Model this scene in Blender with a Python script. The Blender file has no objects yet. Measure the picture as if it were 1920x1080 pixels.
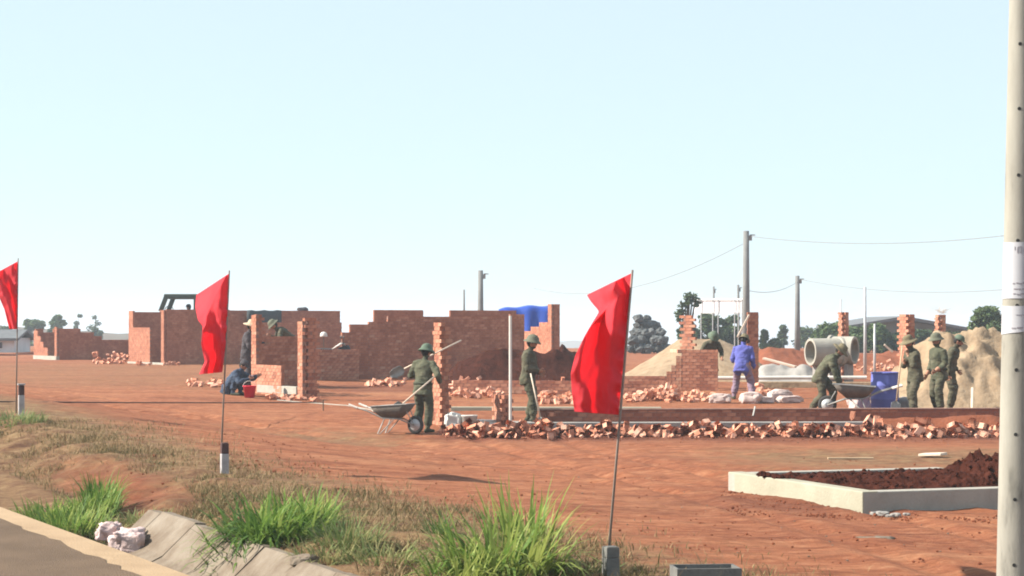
import bpy, bmesh, math, random
import numpy as np
from mathutils import Vector, Matrix, Euler, noise
random.seed(11)
RNG = np.random.default_rng(5)
SC = bpy.context.scene
COL = SC.collection
R = math.radians

# ------------------------------------------------------------------ camera, sky, sun, exposure
F = 4000.0          # focal length in pixels of a 1920 px wide frame
HY = 610.0          # row of the horizon
CZ = 2.05           # camera height
cam = bpy.data.cameras.new('camera')
cam.sensor_width = 36.0
cam.lens = 36.0 * F / 1920.0
cam.shift_y = (HY - 540.0) / 1920.0
cam.clip_start = 0.1
cam.clip_end = 9000
camo = bpy.data.objects.new('camera', cam)
COL.objects.link(camo)
camo.location = (0, 0, CZ)
camo.rotation_euler = (R(90), 0, 0)
SC.camera = camo

SUN_EL = 36.0
SUN_AZ = Vector((-0.995, -0.02)).normalized()     # horizontal direction towards the sun
w = bpy.data.worlds.new('World'); SC.world = w; w.use_nodes = True
nt = w.node_tree; nt.nodes.clear()
sky = nt.nodes.new('ShaderNodeTexSky'); sky.sky_type = 'NISHITA'; sky.sun_disc = False
sky.sun_elevation = R(SUN_EL); sky.sun_rotation = math.atan2(SUN_AZ.x, SUN_AZ.y)
sky.air_density = 1.0; sky.dust_density = 0.3; sky.ozone_density = 3.0; sky.altitude = 500
bg = nt.nodes.new('ShaderNodeBackground'); bg.inputs['Strength'].default_value = 0.05
wo = nt.nodes.new('ShaderNodeOutputWorld')
veil = nt.nodes.new('ShaderNodeBackground'); veil.inputs['Color'].default_value = (0.86, 0.965, 1.0, 1); veil.inputs['Strength'].default_value = 0.31   # even bright overcast haze
ad = nt.nodes.new('ShaderNodeAddShader')
tn = nt.nodes.new('ShaderNodeMix'); tn.data_type = 'RGBA'; tn.blend_type = 'MULTIPLY'; tn.inputs[0].default_value = 1.0; tn.inputs[7].default_value = (0.30, 0.42, 0.52, 1)   # hazy blue cast of the whole sky
nt.links.new(sky.outputs[0], tn.inputs[6]); nt.links.new(tn.outputs[2], bg.inputs[0]); nt.links.new(bg.outputs[0], ad.inputs[0]); nt.links.new(veil.outputs[0], ad.inputs[1]); nt.links.new(ad.outputs[0], wo.inputs[0])
sl = bpy.data.lights.new('sun', 'SUN'); sl.energy = 5.0; sl.angle = R(0.6); sl.color = (1.0, 0.93, 0.82)
slo = bpy.data.objects.new('sun', sl); COL.objects.link(slo)
sdir = Vector((SUN_AZ.x * math.cos(R(SUN_EL)), SUN_AZ.y * math.cos(R(SUN_EL)), math.sin(R(SUN_EL))))
slo.rotation_euler = sdir.to_track_quat('Z', 'Y').to_euler()
slo.location = (-30, 10, 40)
SC.view_settings.view_transform = 'Standard'; SC.view_settings.look = 'None'
SC.view_settings.exposure = 1.25; SC.view_settings.gamma = 1.0
SC.view_settings.use_curve_mapping = False
SC.cycles.use_denoising = True
SC.cycles.denoiser = 'OPENIMAGEDENOISE'
SC.cycles.max_bounces = 6
SC.cycles.volume_bounces = 1
SC.cycles.filter_width = 1.9

# ------------------------------------------------------------------ helpers
def at(px, py, d):
    return Vector(((px - 960) * d / F, d, CZ - (py - HY) * d / F))

def sstep(a, b, x):
    t = np.clip((np.asarray(x, float) - a) / (b - a), 0, 1)
    return t * t * (3 - 2 * t)

PD = np.array([-0.45, 0.893]); PN = np.array([0.893, 0.45])    # along / across the road (posts line)
ZY = [-400, 20, 30, 38, 41, 42.6, 44, 46, 53, 60, 85, 160, 210, 400, 3200]
ZZ = [0, 0, -0.03, -0.11, -0.12, -0.08, -0.02, 0.10, 0.2, 0.3, 0.35, 0.35, -0.4, -9, -95]
ZRT = [-5, 0, 9.75, 18.4, 23]; ZRZ = [-0.03, 0.08, 0.29, 0.68, 0.8]
def road_to(x, y):
    rx = np.asarray(x, float) - 0.735; ry = np.asarray(y, float) - 16.8
    return rx * PD[0] + ry * PD[1], rx * PN[0] + ry * PN[1]
def edge_off(t):
    return -2.93 - 0.03 * np.clip(t, -6, 12)
def zroad(t):
    return np.interp(t, ZRT, ZRZ)
def gz(x, y):
    x = np.asarray(x, float); y = np.asarray(y, float)
    t, off = road_to(x, y)
    zr = zroad(t)
    zs = np.interp(y, ZY, ZZ) + 0.15 * sstep(4, 9, -x) * sstep(44, 52, y)
    wgt = sstep(0.3, 7.0, off)
    z = zr * (1 - wgt) + zs * wgt
    eo = edge_off(t)
    near = (t < 30)
    z = z - 0.22 * sstep(2.5, 6, t) * sstep(-0.4, -1.7, off) * (off < 0.2)
    ditch = sstep(eo - 0.05, eo + 0.1, off) * sstep(-1.86, -2.2, off)
    z = z - 0.62 * ditch * (1 - 0.92 * sstep(5.6, 6.4, t))
    z = np.where(off < eo, zr - 0.08, z)
    return z
def ss1(a, b, x):
    t = min(1.0, max(0.0, (x - a) / (b - a))); return t * t * (3 - 2 * t)
def lerp1(x, xs, ys):
    if x <= xs[0]: return ys[0]
    for i in range(1, len(xs)):
        if x <= xs[i]: return ys[i - 1] + (ys[i] - ys[i - 1]) * (x - xs[i - 1]) / (xs[i] - xs[i - 1])
    return ys[-1]
def g1(x, y):                       # scalar twin of gz
    rx, ry = x - 0.735, y - 16.8
    t = rx * -0.45 + ry * 0.893; off = rx * 0.893 + ry * 0.45
    zr = lerp1(t, ZRT, ZRZ); eo = -2.93 - 0.03 * min(12, max(-6, t))
    if off < eo: return zr - 0.08
    zs = lerp1(y, ZY, ZZ) + 0.15 * ss1(4, 9, -x) * ss1(44, 52, y)
    wgt = ss1(0.3, 7.0, off); z = zr * (1 - wgt) + zs * wgt
    if off < 0.2: z -= 0.22 * ss1(2.5, 6, t) * ss1(-0.4, -1.7, off)
    return z - 0.62 * ss1(eo - 0.05, eo + 0.1, off) * ss1(-1.86, -2.2, off) * (1 - 0.92 * ss1(5.6, 6.4, t))
def n2(x, y, k=0.0):
    return 0.47 + 0.30 * noise.fractal(Vector((x, y, k)), 0.9, 2.0, 3)
def gnd(px, d):
    x = (px - 960) * d / F
    return Vector((x, d, g1(x, d)))

def vnoise(x, y, seed=0):
    x = np.asarray(x, float); y = np.asarray(y, float)
    xi = np.floor(x).astype(np.int64); yi = np.floor(y).astype(np.int64)
    fx = x - xi; fy = y - yi
    fx = fx * fx * (3 - 2 * fx); fy = fy * fy * (3 - 2 * fy)
    def h(a, b):
        n = (a * 374761393 + b * 668265263 + seed * 982451653) & 0xffffffff
        n = ((n ^ (n >> 13)) * 1274126177) & 0xffffffff
        return ((n ^ (n >> 16)) & 0xffff) / 65535.0
    return (h(xi, yi) * (1 - fx) + h(xi + 1, yi) * fx) * (1 - fy) + (h(xi, yi + 1) * (1 - fx) + h(xi + 1, yi + 1) * fx) * fy
def fbm(x, y, seed=0, oct=4):
    s = 0; a = 0.5
    for i in range(oct):
        s = s + a * vnoise(x * 2 ** i, y * 2 ** i, seed + i); a *= 0.5
    return s

class MB:
    """collects shapes, then builds ONE mesh object"""
    def __init__(self):
        self.v = []; self.f = []; self.m = []; self.c = None
    def add(self, vs, fs, mi=0):
        b = len(self.v)
        self.v.extend([tuple(p) for p in vs])
        self.f.extend([tuple(i + b for i in q) for q in fs]); self.m.extend([mi] * len(fs))
    def box(self, c, s, rot=None, mi=0, jit=0.0):
        hx, hy, hz = s[0] / 2, s[1] / 2, s[2] / 2
        vs = [Vector((x, y, z)) for x in (-hx, hx) for y in (-hy, hy) for z in (-hz, hz)]
        if jit: vs = [p + Vector((random.uniform(-jit, jit), random.uniform(-jit, jit), random.uniform(-jit, jit))) for p in vs]
        if rot is not None: vs = [rot @ p for p in vs]
        c = Vector(c)
        self.add([p + c for p in vs], [(0, 1, 3, 2), (4, 6, 7, 5), (0, 4, 5, 1), (2, 3, 7, 6), (0, 2, 6, 4), (1, 5, 7, 3)], mi)
    def bar(self, a, b, wd, th, mi=0, up=Vector((0, 0, 1))):
        a = Vector(a); b = Vector(b); d = b - a; L = d.length; x = d.normalized()
        if abs(x.dot(up)) > 0.98: up = Vector((0, 1, 0))
        y = up.cross(x).normalized(); z = x.cross(y)
        self.box((a + b) / 2, (L, wd, th), Matrix((x, y, z)).transposed(), mi)
    def loft(self, rings, closed=True, caps=True, mi=0):
        n = len(rings[0]); vs = [p for r in rings for p in r]; fs = []
        for i in range(len(rings) - 1):
            for j in range(n if closed else n - 1):
                k = (j + 1) % n
                fs.append((i * n + j, i * n + k, (i + 1) * n + k, (i + 1) * n + j))
        if caps:
            fs.append(tuple(range(n - 1, -1, -1))); fs.append(tuple((len(rings) - 1) * n + j for j in range(n)))
        self.add(vs, fs, mi)
    def tube(self, path, rad, n=8, mi=0, round_ends=False, caps=True):
        path = [Vector(p) for p in path]
        if not hasattr(rad, '__len__'): rad = [rad] * len(path)
        rad = list(rad)
        if round_ends:
            d0 = (path[0] - path[1]).normalized(); d1 = (path[-1] - path[-2]).normalized()
            path = [path[0] + d0 * rad[0] * 0.95, path[0] + d0 * rad[0] * 0.6] + path + [path[-1] + d1 * rad[-1] * 0.6, path[-1] + d1 * rad[-1] * 0.95]
            rad = [rad[0] * 0.3, rad[0] * 0.8] + rad + [rad[-1] * 0.8, rad[-1] * 0.3]
        rings = []; prev = None
        for i, p in enumerate(path):
            t = (path[min(i + 1, len(path) - 1)] - path[max(i - 1, 0)])
            if t.length < 1e-9: t = Vector((0, 0, 1))
            t.normalize()
            if prev is None:
                u = t.orthogonal().normalized()
            else:
                u = prev - t * prev.dot(t)
                u = u.normalized() if u.length > 1e-6 else t.orthogonal().normalized()
            prev = u; v = t.cross(u)
            rings.append([p + (u * math.cos(2 * math.pi * j / n) + v * math.sin(2 * math.pi * j / n)) * rad[i] for j in range(n)])
        self.loft(rings, True, caps, mi)
    def lathe(self, prof, n=16, c=(0, 0, 0), rot=None, mi=0, sx=1, sy=1, caps=False):
        rings = []
        for r, z in prof:
            ring = [Vector((r * sx * math.cos(2 * math.pi * j / n), r * sy * math.sin(2 * math.pi * j / n), z)) for j in range(n)]
            if rot is not None: ring = [rot @ p for p in ring]
            rings.append([p + Vector(c) for p in ring])
        self.loft(rings, True, caps, mi)
    def ball(self, c, r, n=10, m=7, rot=None, mi=0, wob=0.0, seed=0):
        if not hasattr(r, '__len__'): r = (r, r, r)
        rings = []
        for i in range(m + 1):
            a = math.pi * (0.02 + 0.96 * i / m)
            ring = []
            for j in range(n):
                p = Vector((math.sin(a) * math.cos(2 * math.pi * j / n), math.sin(a) * math.sin(2 * math.pi * j / n), -math.cos(a)))
                if wob: p *= 1 + wob * noise.noise(p * 1.7 + Vector((seed * 3.1, seed * 1.7, seed)))
                p = Vector((p.x * r[0], p.y * r[1], p.z * r[2]))
                if rot is not None: p = rot @ p
                ring.append(p + Vector(c))
            rings.append(ring)
        self.loft(rings, True, True, mi)
    def mesh(self, name, mats, smooth=False):
        me = bpy.data.meshes.new(name)
        me.from_pydata(self.v, [], self.f)
        for mt in (mats if isinstance(mats, (list, tuple)) else [mats]): me.materials.append(mt)
        if any(self.m): me.polygons.foreach_set('material_index', self.m)
        if smooth: me.polygons.foreach_set('use_smooth', [True] * len(me.polygons))
        if self.c is not None:
            a = me.attributes.new('tint', 'FLOAT', 'POINT'); a.data.foreach_set('value', self.c)
        me.update()
        return me
    def build(self, name, mats, parent=None, smooth=False, origin=None):
        if origin is not None:
            o0 = Vector(origin); self.v = [tuple(Vector(p) - o0) for p in self.v]
        o = bpy.data.objects.new(name, self.mesh(name, mats, smooth)); COL.objects.link(o)
        if origin is not None: o.location = origin
        if parent is not None: o.parent = parent
        return o

def tag(o, label=None, cat=None, group=None, kind=None):
    if label: o['label'] = label
    if cat: o['category'] = cat
    if group: o['group'] = group
    if kind: o['kind'] = kind
    return o
def thing(name, label, cat, loc=(0, 0, 0), rz=0.0, group=None):
    o = bpy.data.objects.new(name, None); COL.objects.link(o); o.empty_display_size = 0.2
    o.location = loc; o.rotation_euler = (0, 0, rz)
    return tag(o, label, cat, group)
def solidify(o, th, off=0.0):
    m = o.modifiers.new('thickness', 'SOLIDIFY'); m.thickness = th; m.offset = off
def bevel(o, wd, seg=2):
    m = o.modifiers.new('bevel', 'BEVEL'); m.width = wd; m.segments = seg; m.limit_method = 'ANGLE'

# ------------------------------------------------------------------ materials
def pmat(name, cols, scale=3.0, rough=0.85, bump=0.0, bscale=None, detail=5.0, metallic=0.0, trans=0.0, stretch=(1, 1, 1), spec=0.2, rnd=0.0, tint=0.0, coords='Object'):
    m = bpy.data.materials.new(name); m.use_nodes = True; t = m.node_tree; N = t.nodes; L = t.links
    b = N['Principled BSDF']; b.inputs['Roughness'].default_value = rough; b.inputs['Metallic'].default_value = metallic
    b.inputs['Specular IOR Level'].default_value = spec
    tc = N.new('ShaderNodeTexCoord'); mp = N.new('ShaderNodeMapping'); mp.inputs['Scale'].default_value = stretch
    L.new(tc.outputs[coords], mp.inputs[0])
    nz = N.new('ShaderNodeTexNoise'); nz.inputs['Scale'].default_value = scale; nz.inputs['Detail'].default_value = detail
    nz.inputs['Roughness'].default_value = 0.6
    L.new(mp.outputs[0], nz.inputs[0])
    fac = nz.outputs[0]
    if rnd or tint:
        acc = fac
        if rnd:
            oi = N.new('ShaderNodeObjectInfo'); ma = N.new('ShaderNodeMath'); ma.operation = 'MULTIPLY_ADD'
            ma.inputs[1].default_value = rnd; L.new(oi.outputs['Random'], ma.inputs[0]); L.new(acc, ma.inputs[2])
            sb = N.new('ShaderNodeMath'); sb.operation = 'SUBTRACT'; sb.inputs[1].default_value = rnd / 2; L.new(ma.outputs[0], sb.inputs[0]); acc = sb.outputs[0]
        if tint:
            ai = N.new('ShaderNodeAttribute'); ai.attribute_name = 'tint'; ma = N.new('ShaderNodeMath'); ma.operation = 'MULTIPLY_ADD'
            ma.inputs[1].default_value = tint; L.new(ai.outputs['Fac'], ma.inputs[0]); L.new(acc, ma.inputs[2]); acc = ma.outputs[0]
        fac = acc
    cr = N.new('ShaderNodeValToRGB'); el = cr.color_ramp.elements
    lo, hi = 0.28, 0.74
    el[0].position = lo; el[0].color = (*cols[0], 1); el[1].position = hi; el[1].color = (*cols[-1], 1)
    for i, c in enumerate(cols[1:-1]):
        e = el.new(lo + (hi - lo) * (i + 1) / (len(cols) - 1)); e.color = (*c, 1)
    L.new(fac, cr.inputs[0]); L.new(cr.outputs[0], b.inputs['Base Color'])
    if bump:
        n2 = N.new('ShaderNodeTexNoise'); n2.inputs['Scale'].default_value = bscale or scale * 4; n2.inputs['Detail'].default_value = 4
        L.new(mp.outputs[0], n2.inputs[0])
        bp = N.new('ShaderNodeBump'); bp.inputs['Strength'].default_value = bump; bp.inputs['Distance'].default_value = 0.03
        L.new(n2.outputs[0], bp.inputs['Height']); L.new(bp.outputs[0], b.inputs['Normal'])
    if trans:
        tr = N.new('ShaderNodeBsdfTranslucent'); mx = N.new('ShaderNodeMixShader'); mx.inputs[0].default_value = trans
        L.new(cr.outputs[0], tr.inputs[0]); L.new(b.outputs[0], mx.inputs[1]); L.new(tr.outputs[0], mx.inputs[2])
        L.new(mx.outputs[0], N['Material Output'].inputs[0])
    return m

M = {}
M['brick_dark'] = pmat('brick_dark', [(0.23, 0.088, 0.058), (0.31, 0.12, 0.075)], 6, 0.9, 0.5, 40, rnd=0.3)
M['brick_pale'] = pmat('brick_pale', [(0.38, 0.175, 0.105), (0.44, 0.25, 0.17)], 6, 0.9, 0.5, 40, rnd=0.3)
M['brick'] = pmat('brick', [(0.28, 0.11, 0.068), (0.37, 0.155, 0.095), (0.45, 0.215, 0.14)], 6, 0.9, 0.5, 40, rnd=0.28, tint=0.28)
M['rubble'] = pmat('rubble_brick', [(0.44, 0.17, 0.10), (0.56, 0.255, 0.16), (0.62, 0.35, 0.25)], 8, 0.9, 0.5, 45, rnd=0.55, tint=0.5)
M['mortar'] = pmat('mortar', [(0.20, 0.11, 0.085), (0.30, 0.18, 0.14)], 9, 0.95, 0.5)
M['concrete'] = pmat('concrete', [(0.26, 0.245, 0.21), (0.37, 0.35, 0.30)], 2.5, 0.9, 0.35, 30)
M['new_concrete'] = pmat('new_concrete', [(0.25, 0.235, 0.175), (0.34, 0.32, 0.245)], 2.2, 0.85, 0.25, 30)
M['footing'] = pmat('footing', [(0.20, 0.19, 0.18), (0.33, 0.31, 0.28)], 2.5, 0.9, 0.35, 30)
M['pole_concrete'] = pmat('pole_concrete', [(0.095, 0.092, 0.08), (0.25, 0.235, 0.20), (0.29, 0.275, 0.235), (0.33, 0.31, 0.265)], 2.0, 0.85, 0.12, 60, detail=7, stretch=(3.0, 3.0, 0.7))
M['far_pole'] = pmat('far_pole', [(0.14, 0.14, 0.14), (0.22, 0.22, 0.21)], 2, 0.9)
M['asphalt'] = pmat('asphalt', [(0.095, 0.062, 0.038), (0.15, 0.10, 0.063)], 1.2, 0.9, 0.6, 90, detail=8)
M['shoulder'] = pmat('shoulder_concrete', [(0.27, 0.185, 0.11), (0.38, 0.27, 0.165)], 1.6, 0.9, 0.35, 50, detail=7)
M['lining'] = pmat('lining', [(0.10, 0.07, 0.048), (0.17, 0.135, 0.10), (0.22, 0.185, 0.145)], 3.0, 0.9, 0.5, 25, detail=8)
M['dark_soil'] = pmat('dark_soil', [(0.022, 0.0075, 0.0052), (0.042, 0.0135, 0.009), (0.066, 0.021, 0.0135)], 5, 1.0, 1.0, 16, spec=0.02)
M['red_soil'] = pmat('red_soil', [(0.15, 0.05, 0.028), (0.23, 0.08, 0.042)], 4, 0.97, 0.8, 20, spec=0.05)
M['sand'] = pmat('sand', [(0.19, 0.13, 0.08), (0.265, 0.19, 0.12), (0.32, 0.235, 0.155)], 3.2, 0.95, 1.0, 9, detail=7)
M['grey_sand'] = pmat('gravel_grey', [(0.26, 0.26, 0.25), (0.36, 0.36, 0.34)], 5, 0.95, 0.8, 30)
M['flag'] = pmat('flag_cloth', [(0.74, 0.07, 0.095), (0.86, 0.115, 0.14)], 2, 0.75, 0.2, 25, trans=0.65, spec=0.15)
M['flag_pole'] = pmat('flag_pole', [(0.16, 0.12, 0.10), (0.25, 0.20, 0.17)], 6, 0.7)
M['white_paint'] = pmat('white_paint', [(0.26, 0.24, 0.235), (0.42, 0.40, 0.40)], 9, 0.7)
M['dark_paint'] = pmat('dark_paint', [(0.05, 0.03, 0.028), (0.10, 0.05, 0.045)], 7, 0.7)
M['grey_post'] = pmat('grey_post', [(0.10, 0.10, 0.095), (0.18, 0.175, 0.16)], 7, 0.8, 0.3)
M['paper'] = pmat('paper', [(0.40, 0.40, 0.42), (0.47, 0.47, 0.49)], 3, 0.8)
M['ink'] = pmat('ink', [(0.22, 0.20, 0.22), (0.28, 0.26, 0.28)], 20, 0.8)
M['hole'] = pmat('hole_dark', [(0.02, 0.02, 0.02), (0.03, 0.03, 0.03)], 4, 0.9)
M['white_plastic'] = pmat('white_plastic', [(0.50, 0.47, 0.42), (0.64, 0.61, 0.56)], 3, 0.55)
M['sack'] = pmat('sack', [(0.38, 0.29, 0.26), (0.55, 0.45, 0.41)], 6, 0.8, 0.5, 16)
M['litter'] = pmat('litter', [(0.36, 0.25, 0.24), (0.56, 0.46, 0.44)], 9, 0.7, 0.6, 20)
M['wood'] = pmat('wood', [(0.36, 0.25, 0.15), (0.52, 0.39, 0.26)], 4, 0.8, 0.3, 30, stretch=(1, 8, 8))
M['pale_wood'] = pmat('pale_wood', [(0.55, 0.44, 0.34), (0.68, 0.58, 0.47)], 4, 0.8, 0.2, 30)
M['steel'] = pmat('steel', [(0.20, 0.20, 0.19), (0.32, 0.31, 0.29)], 7, 0.55, 0.2, 30, metallic=0.4)
M['tray'] = pmat('barrow_tray', [(0.09, 0.08, 0.07), (0.17, 0.145, 0.12)], 7, 0.7, 0.3, 30, metallic=0.2)
M['rubber'] = pmat('rubber', [(0.03, 0.03, 0.03), (0.06, 0.055, 0.05)], 8, 0.85)
M['drum_blue'] = pmat('drum_blue', [(0.10, 0.115, 0.34), (0.135, 0.155, 0.43)], 3, 0.45, 0.05)
M['tarp_blue'] = pmat('tarp_blue', [(0.02, 0.06, 0.32), (0.03, 0.09, 0.44)], 2, 0.5, 0.3, 6, trans=0.15)
M['bucket_red'] = pmat('bucket_red', [(0.50, 0.01, 0.03), (0.60, 0.02, 0.05)], 3, 0.4)
M['skin'] = pmat('skin', [(0.30, 0.15, 0.095), (0.38, 0.20, 0.13)], 9, 0.6)
M['hair'] = pmat('hair', [(0.01, 0.009, 0.008), (0.02, 0.018, 0.015)], 20, 0.6)
M['uniform'] = pmat('uniform_green', [(0.042, 0.046, 0.030), (0.080, 0.082, 0.052), (0.135, 0.125, 0.085)], 5, 0.95, 0.8, 13, detail=7)
M['uniform2'] = pmat('uniform_brown_green', [(0.046, 0.044, 0.030), (0.080, 0.075, 0.049), (0.135, 0.115, 0.08)], 5, 0.95, 0.8, 13, detail=7)
M['dusty_trousers'] = pmat('dusty_trousers', [(0.040, 0.042, 0.028), (0.075, 0.074, 0.047), (0.15, 0.115, 0.078)], 4, 0.95, 0.8, 12, detail=8)
M['helmet_brown'] = pmat('helmet_brown', [(0.095, 0.10, 0.068), (0.14, 0.14, 0.10)], 5, 0.8, 0.1, 60)
M['boot'] = pmat('boot', [(0.03, 0.035, 0.02), (0.06, 0.06, 0.04)], 9, 0.8)
M['helmet'] = pmat('helmet_green', [(0.075, 0.105, 0.075), (0.11, 0.145, 0.10)], 5, 0.8, 0.1, 60)
M['hat_tan'] = pmat('hat_tan', [(0.40, 0.31, 0.21), (0.50, 0.41, 0.29)], 9, 0.9, 0.2, 40)
M['hat_brown'] = pmat('hat_brown', [(0.12, 0.10, 0.06), (0.18, 0.15, 0.09)], 9, 0.9, 0.2, 40)
M['blue_shirt'] = pmat('blue_shirt', [(0.075, 0.08, 0.27), (0.105, 0.115, 0.35)], 6, 0.9, 0.5, 20)
M['mauve_trousers'] = pmat('mauve_trousers', [(0.17, 0.12, 0.16), (0.24, 0.17, 0.21)], 6, 0.95, 0.4, 20)
M['navy'] = pmat('navy_cloth', [(0.03, 0.045, 0.075), (0.055, 0.075, 0.115)], 6, 0.95, 0.4, 20)
M['charcoal'] = pmat('charcoal_cloth', [(0.045, 0.04, 0.045), (0.075, 0.065, 0.07)], 6, 0.95, 0.4, 20)
M['green_blade'] = pmat('green_blade', [(0.065, 0.13, 0.024), (0.145, 0.235, 0.045), (0.30, 0.34, 0.09)], 2.0, 0.6, trans=0.4, tint=0.5)
M['dull_blade'] = pmat('dull_blade', [(0.08, 0.13, 0.04), (0.16, 0.20, 0.07), (0.30, 0.27, 0.12)], 2.0, 0.7, trans=0.35, tint=0.5)
M['dry_blade'] = pmat('dry_blade', [(0.085, 0.085, 0.032), (0.19, 0.135, 0.066), (0.30, 0.215, 0.115)], 1.2, 0.85, trans=0.25, tint=0.55)
M['leaf'] = pmat('leaf', [(0.035, 0.06, 0.025), (0.07, 0.10, 0.04)], 1.0, 0.8, trans=0.25, tint=0.4)
M['leaf2'] = pmat('leaf_light', [(0.05, 0.085, 0.03), (0.10, 0.14, 0.055)], 1.0, 0.8, trans=0.25, tint=0.4)
M['bark'] = pmat('bark', [(0.08, 0.065, 0.05), (0.13, 0.11, 0.085)], 5, 0.95, 0.4)
M['stone_grey'] = pmat('stone_grey', [(0.06, 0.065, 0.065), (0.11, 0.115, 0.115)], 2.2, 0.9, 0.5, rnd=0.3)
M['roof_grey'] = pmat('roof_grey', [(0.10, 0.105, 0.11), (0.15, 0.155, 0.16)], 2, 0.7, stretch=(1, 1, 1))
M['barn_wall'] = pmat('barn_wall', [(0.12, 0.135, 0.12), (0.17, 0.18, 0.16)], 1.5, 0.9)
M['house_white'] = pmat('house_white', [(0.55, 0.54, 0.53), (0.68, 0.67, 0.66)], 1.5, 0.9)
M['truck_green'] = pmat('truck_green', [(0.03, 0.045, 0.035), (0.05, 0.065, 0.05)], 4, 0.5)
M['glass'] = pmat('dark_glass', [(0.02, 0.025, 0.03), (0.03, 0.035, 0.04)], 2, 0.1, spec=0.6)
M['sign_white'] = pmat('sign_white', [(0.72, 0.72, 0.72), (0.8, 0.8, 0.8)], 2, 0.6)
M['galv'] = pmat('galvanised', [(0.36, 0.37, 0.37), (0.50, 0.51, 0.51)], 6, 0.5, metallic=0.3)
M['hill'] = pmat('hill', [(0.09, 0.065, 0.05), (0.12, 0.095, 0.065), (0.07, 0.08, 0.045)], 0.03, 0.95)
M['dark_sheet'] = pmat('dark_sheet', [(0.04, 0.05, 0.055), (0.07, 0.08, 0.085)], 2, 0.7, 0.3, 5)
M['moto_body'] = pmat('moto_body', [(0.02, 0.02, 0.022), (0.04, 0.04, 0.042)], 5, 0.35)
M['hose'] = pmat('hose_dark', [(0.07, 0.04, 0.035), (0.10, 0.06, 0.05)], 5, 0.7)

# ground material: red soil, worn tyre bands, straw coloured verge (zone from the mesh attribute)
def ground_mat():
    m = bpy.data.materials.new('red_ground'); m.use_nodes = True; t = m.node_tree; N = t.nodes; L = t.links
    b = N['Principled BSDF']; b.inputs['Roughness'].default_value = 0.95; b.inputs['Specular IOR Level'].default_value = 0.15
    tc = N.new('ShaderNodeTexCoord')
    def nz(scale, st=(1, 1, 1), rot=0.0, det=6, ro=0.6):
        mp = N.new('ShaderNodeMapping'); mp.inputs['Scale'].default_value = st; mp.inputs['Rotation'].default_value = (0, 0, rot)
        n = N.new('ShaderNodeTexNoise'); n.inputs['Scale'].default_value = scale; n.inputs['Detail'].default_value = det; n.inputs['Roughness'].default_value = ro
        L.new(tc.outputs['Object'], mp.inputs[0]); L.new(mp.outputs[0], n.inputs[0]); return n.outputs[0]
    def ramp(fac, stops):
        r = N.new('ShaderNodeValToRGB'); e = r.color_ramp.elements
        e[0].position = stops[0][0]; e[0].color = (*stops[0][1], 1); e[1].position = stops[-1][0]; e[1].color = (*stops[-1][1], 1)
        for p, c in stops[1:-1]:
            q = e.new(p); q.color = (*c, 1)
        L.new(fac, r.inputs[0]); return r.outputs[0]
    def mix(fac, a, c, mode='MIX'):
        x = N.new('ShaderNodeMix'); x.data_type = 'RGBA'; x.blend_type = mode
        if isinstance(fac, float): x.inputs[0].default_value = fac
        else: L.new(fac, x.inputs[0])
        L.new(a, x.inputs[6]); L.new(c, x.inputs[7]); return x.outputs[2]
    big = nz(0.22, (1, 0.55, 1), 0, 5)
    base = ramp(big, [(0.36, (0.15, 0.042, 0.02)), (0.47, (0.25, 0.08, 0.036)), (0.56, (0.31, 0.118, 0.055)), (0.68, (0.38, 0.20, 0.105))])
    streak = nz(1.1, (0.22, 1.5, 1), R(6), 8, 0.7)
    base = mix(0.55, base, ramp(streak, [(0.39, (0.065, 0.02, 0.012)), (0.47, (0.23, 0.074, 0.035)), (0.56, (0.30, 0.118, 0.056)), (0.66, (0.43, 0.225, 0.12))]))
    fine = nz(6.0, (0.6, 1.3, 1), 0, 10, 0.8)
    base = mix(0.5, base, ramp(fine, [(0.38, (0.085, 0.026, 0.013)), (0.52, (0.28, 0.10, 0.046)), (0.66, (0.48, 0.26, 0.145))]))
    a = N.new('ShaderNodeAttribute'); a.attribute_name = 'dry'
    nmask = nz(2.3, (0.7, 1.3, 1), 0, 8, 0.75)
    ma = N.new('ShaderNodeMath'); ma.operation = 'MULTIPLY_ADD'; ma.inputs[1].default_value = 1.0; L.new(a.outputs['Fac'], ma.inputs[0]); L.new(nmask, ma.inputs[2])
    msk = ramp(ma.outputs[0], [(0.62, (0, 0, 0)), (0.98, (1, 1, 1))])
    straw = ramp(nz(4.0, (0.8, 1.2, 1), 0, 9, 0.8), [(0.36, (0.09, 0.042, 0.024)), (0.47, (0.16, 0.088, 0.045)), (0.55, (0.21, 0.13, 0.065)), (0.66, (0.27, 0.185, 0.095))])
    base = mix(msk, base, straw)
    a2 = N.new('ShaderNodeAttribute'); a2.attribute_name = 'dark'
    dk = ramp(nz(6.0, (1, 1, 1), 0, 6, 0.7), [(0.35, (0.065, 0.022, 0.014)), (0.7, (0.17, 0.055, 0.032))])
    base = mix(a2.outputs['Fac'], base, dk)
    L.new(base, b.inputs['Base Color'])
    bp = N.new('ShaderNodeBump'); bp.inputs['Strength'].default_value = 1.0; bp.inputs['Distance'].default_value = 0.06
    L.new(nz(7.0, (0.7, 1.2, 1), 0, 8, 0.75), bp.inputs['Height']); L.new(bp.outputs[0], b.inputs['Normal'])
    return m
M['ground'] = ground_mat()

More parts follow.
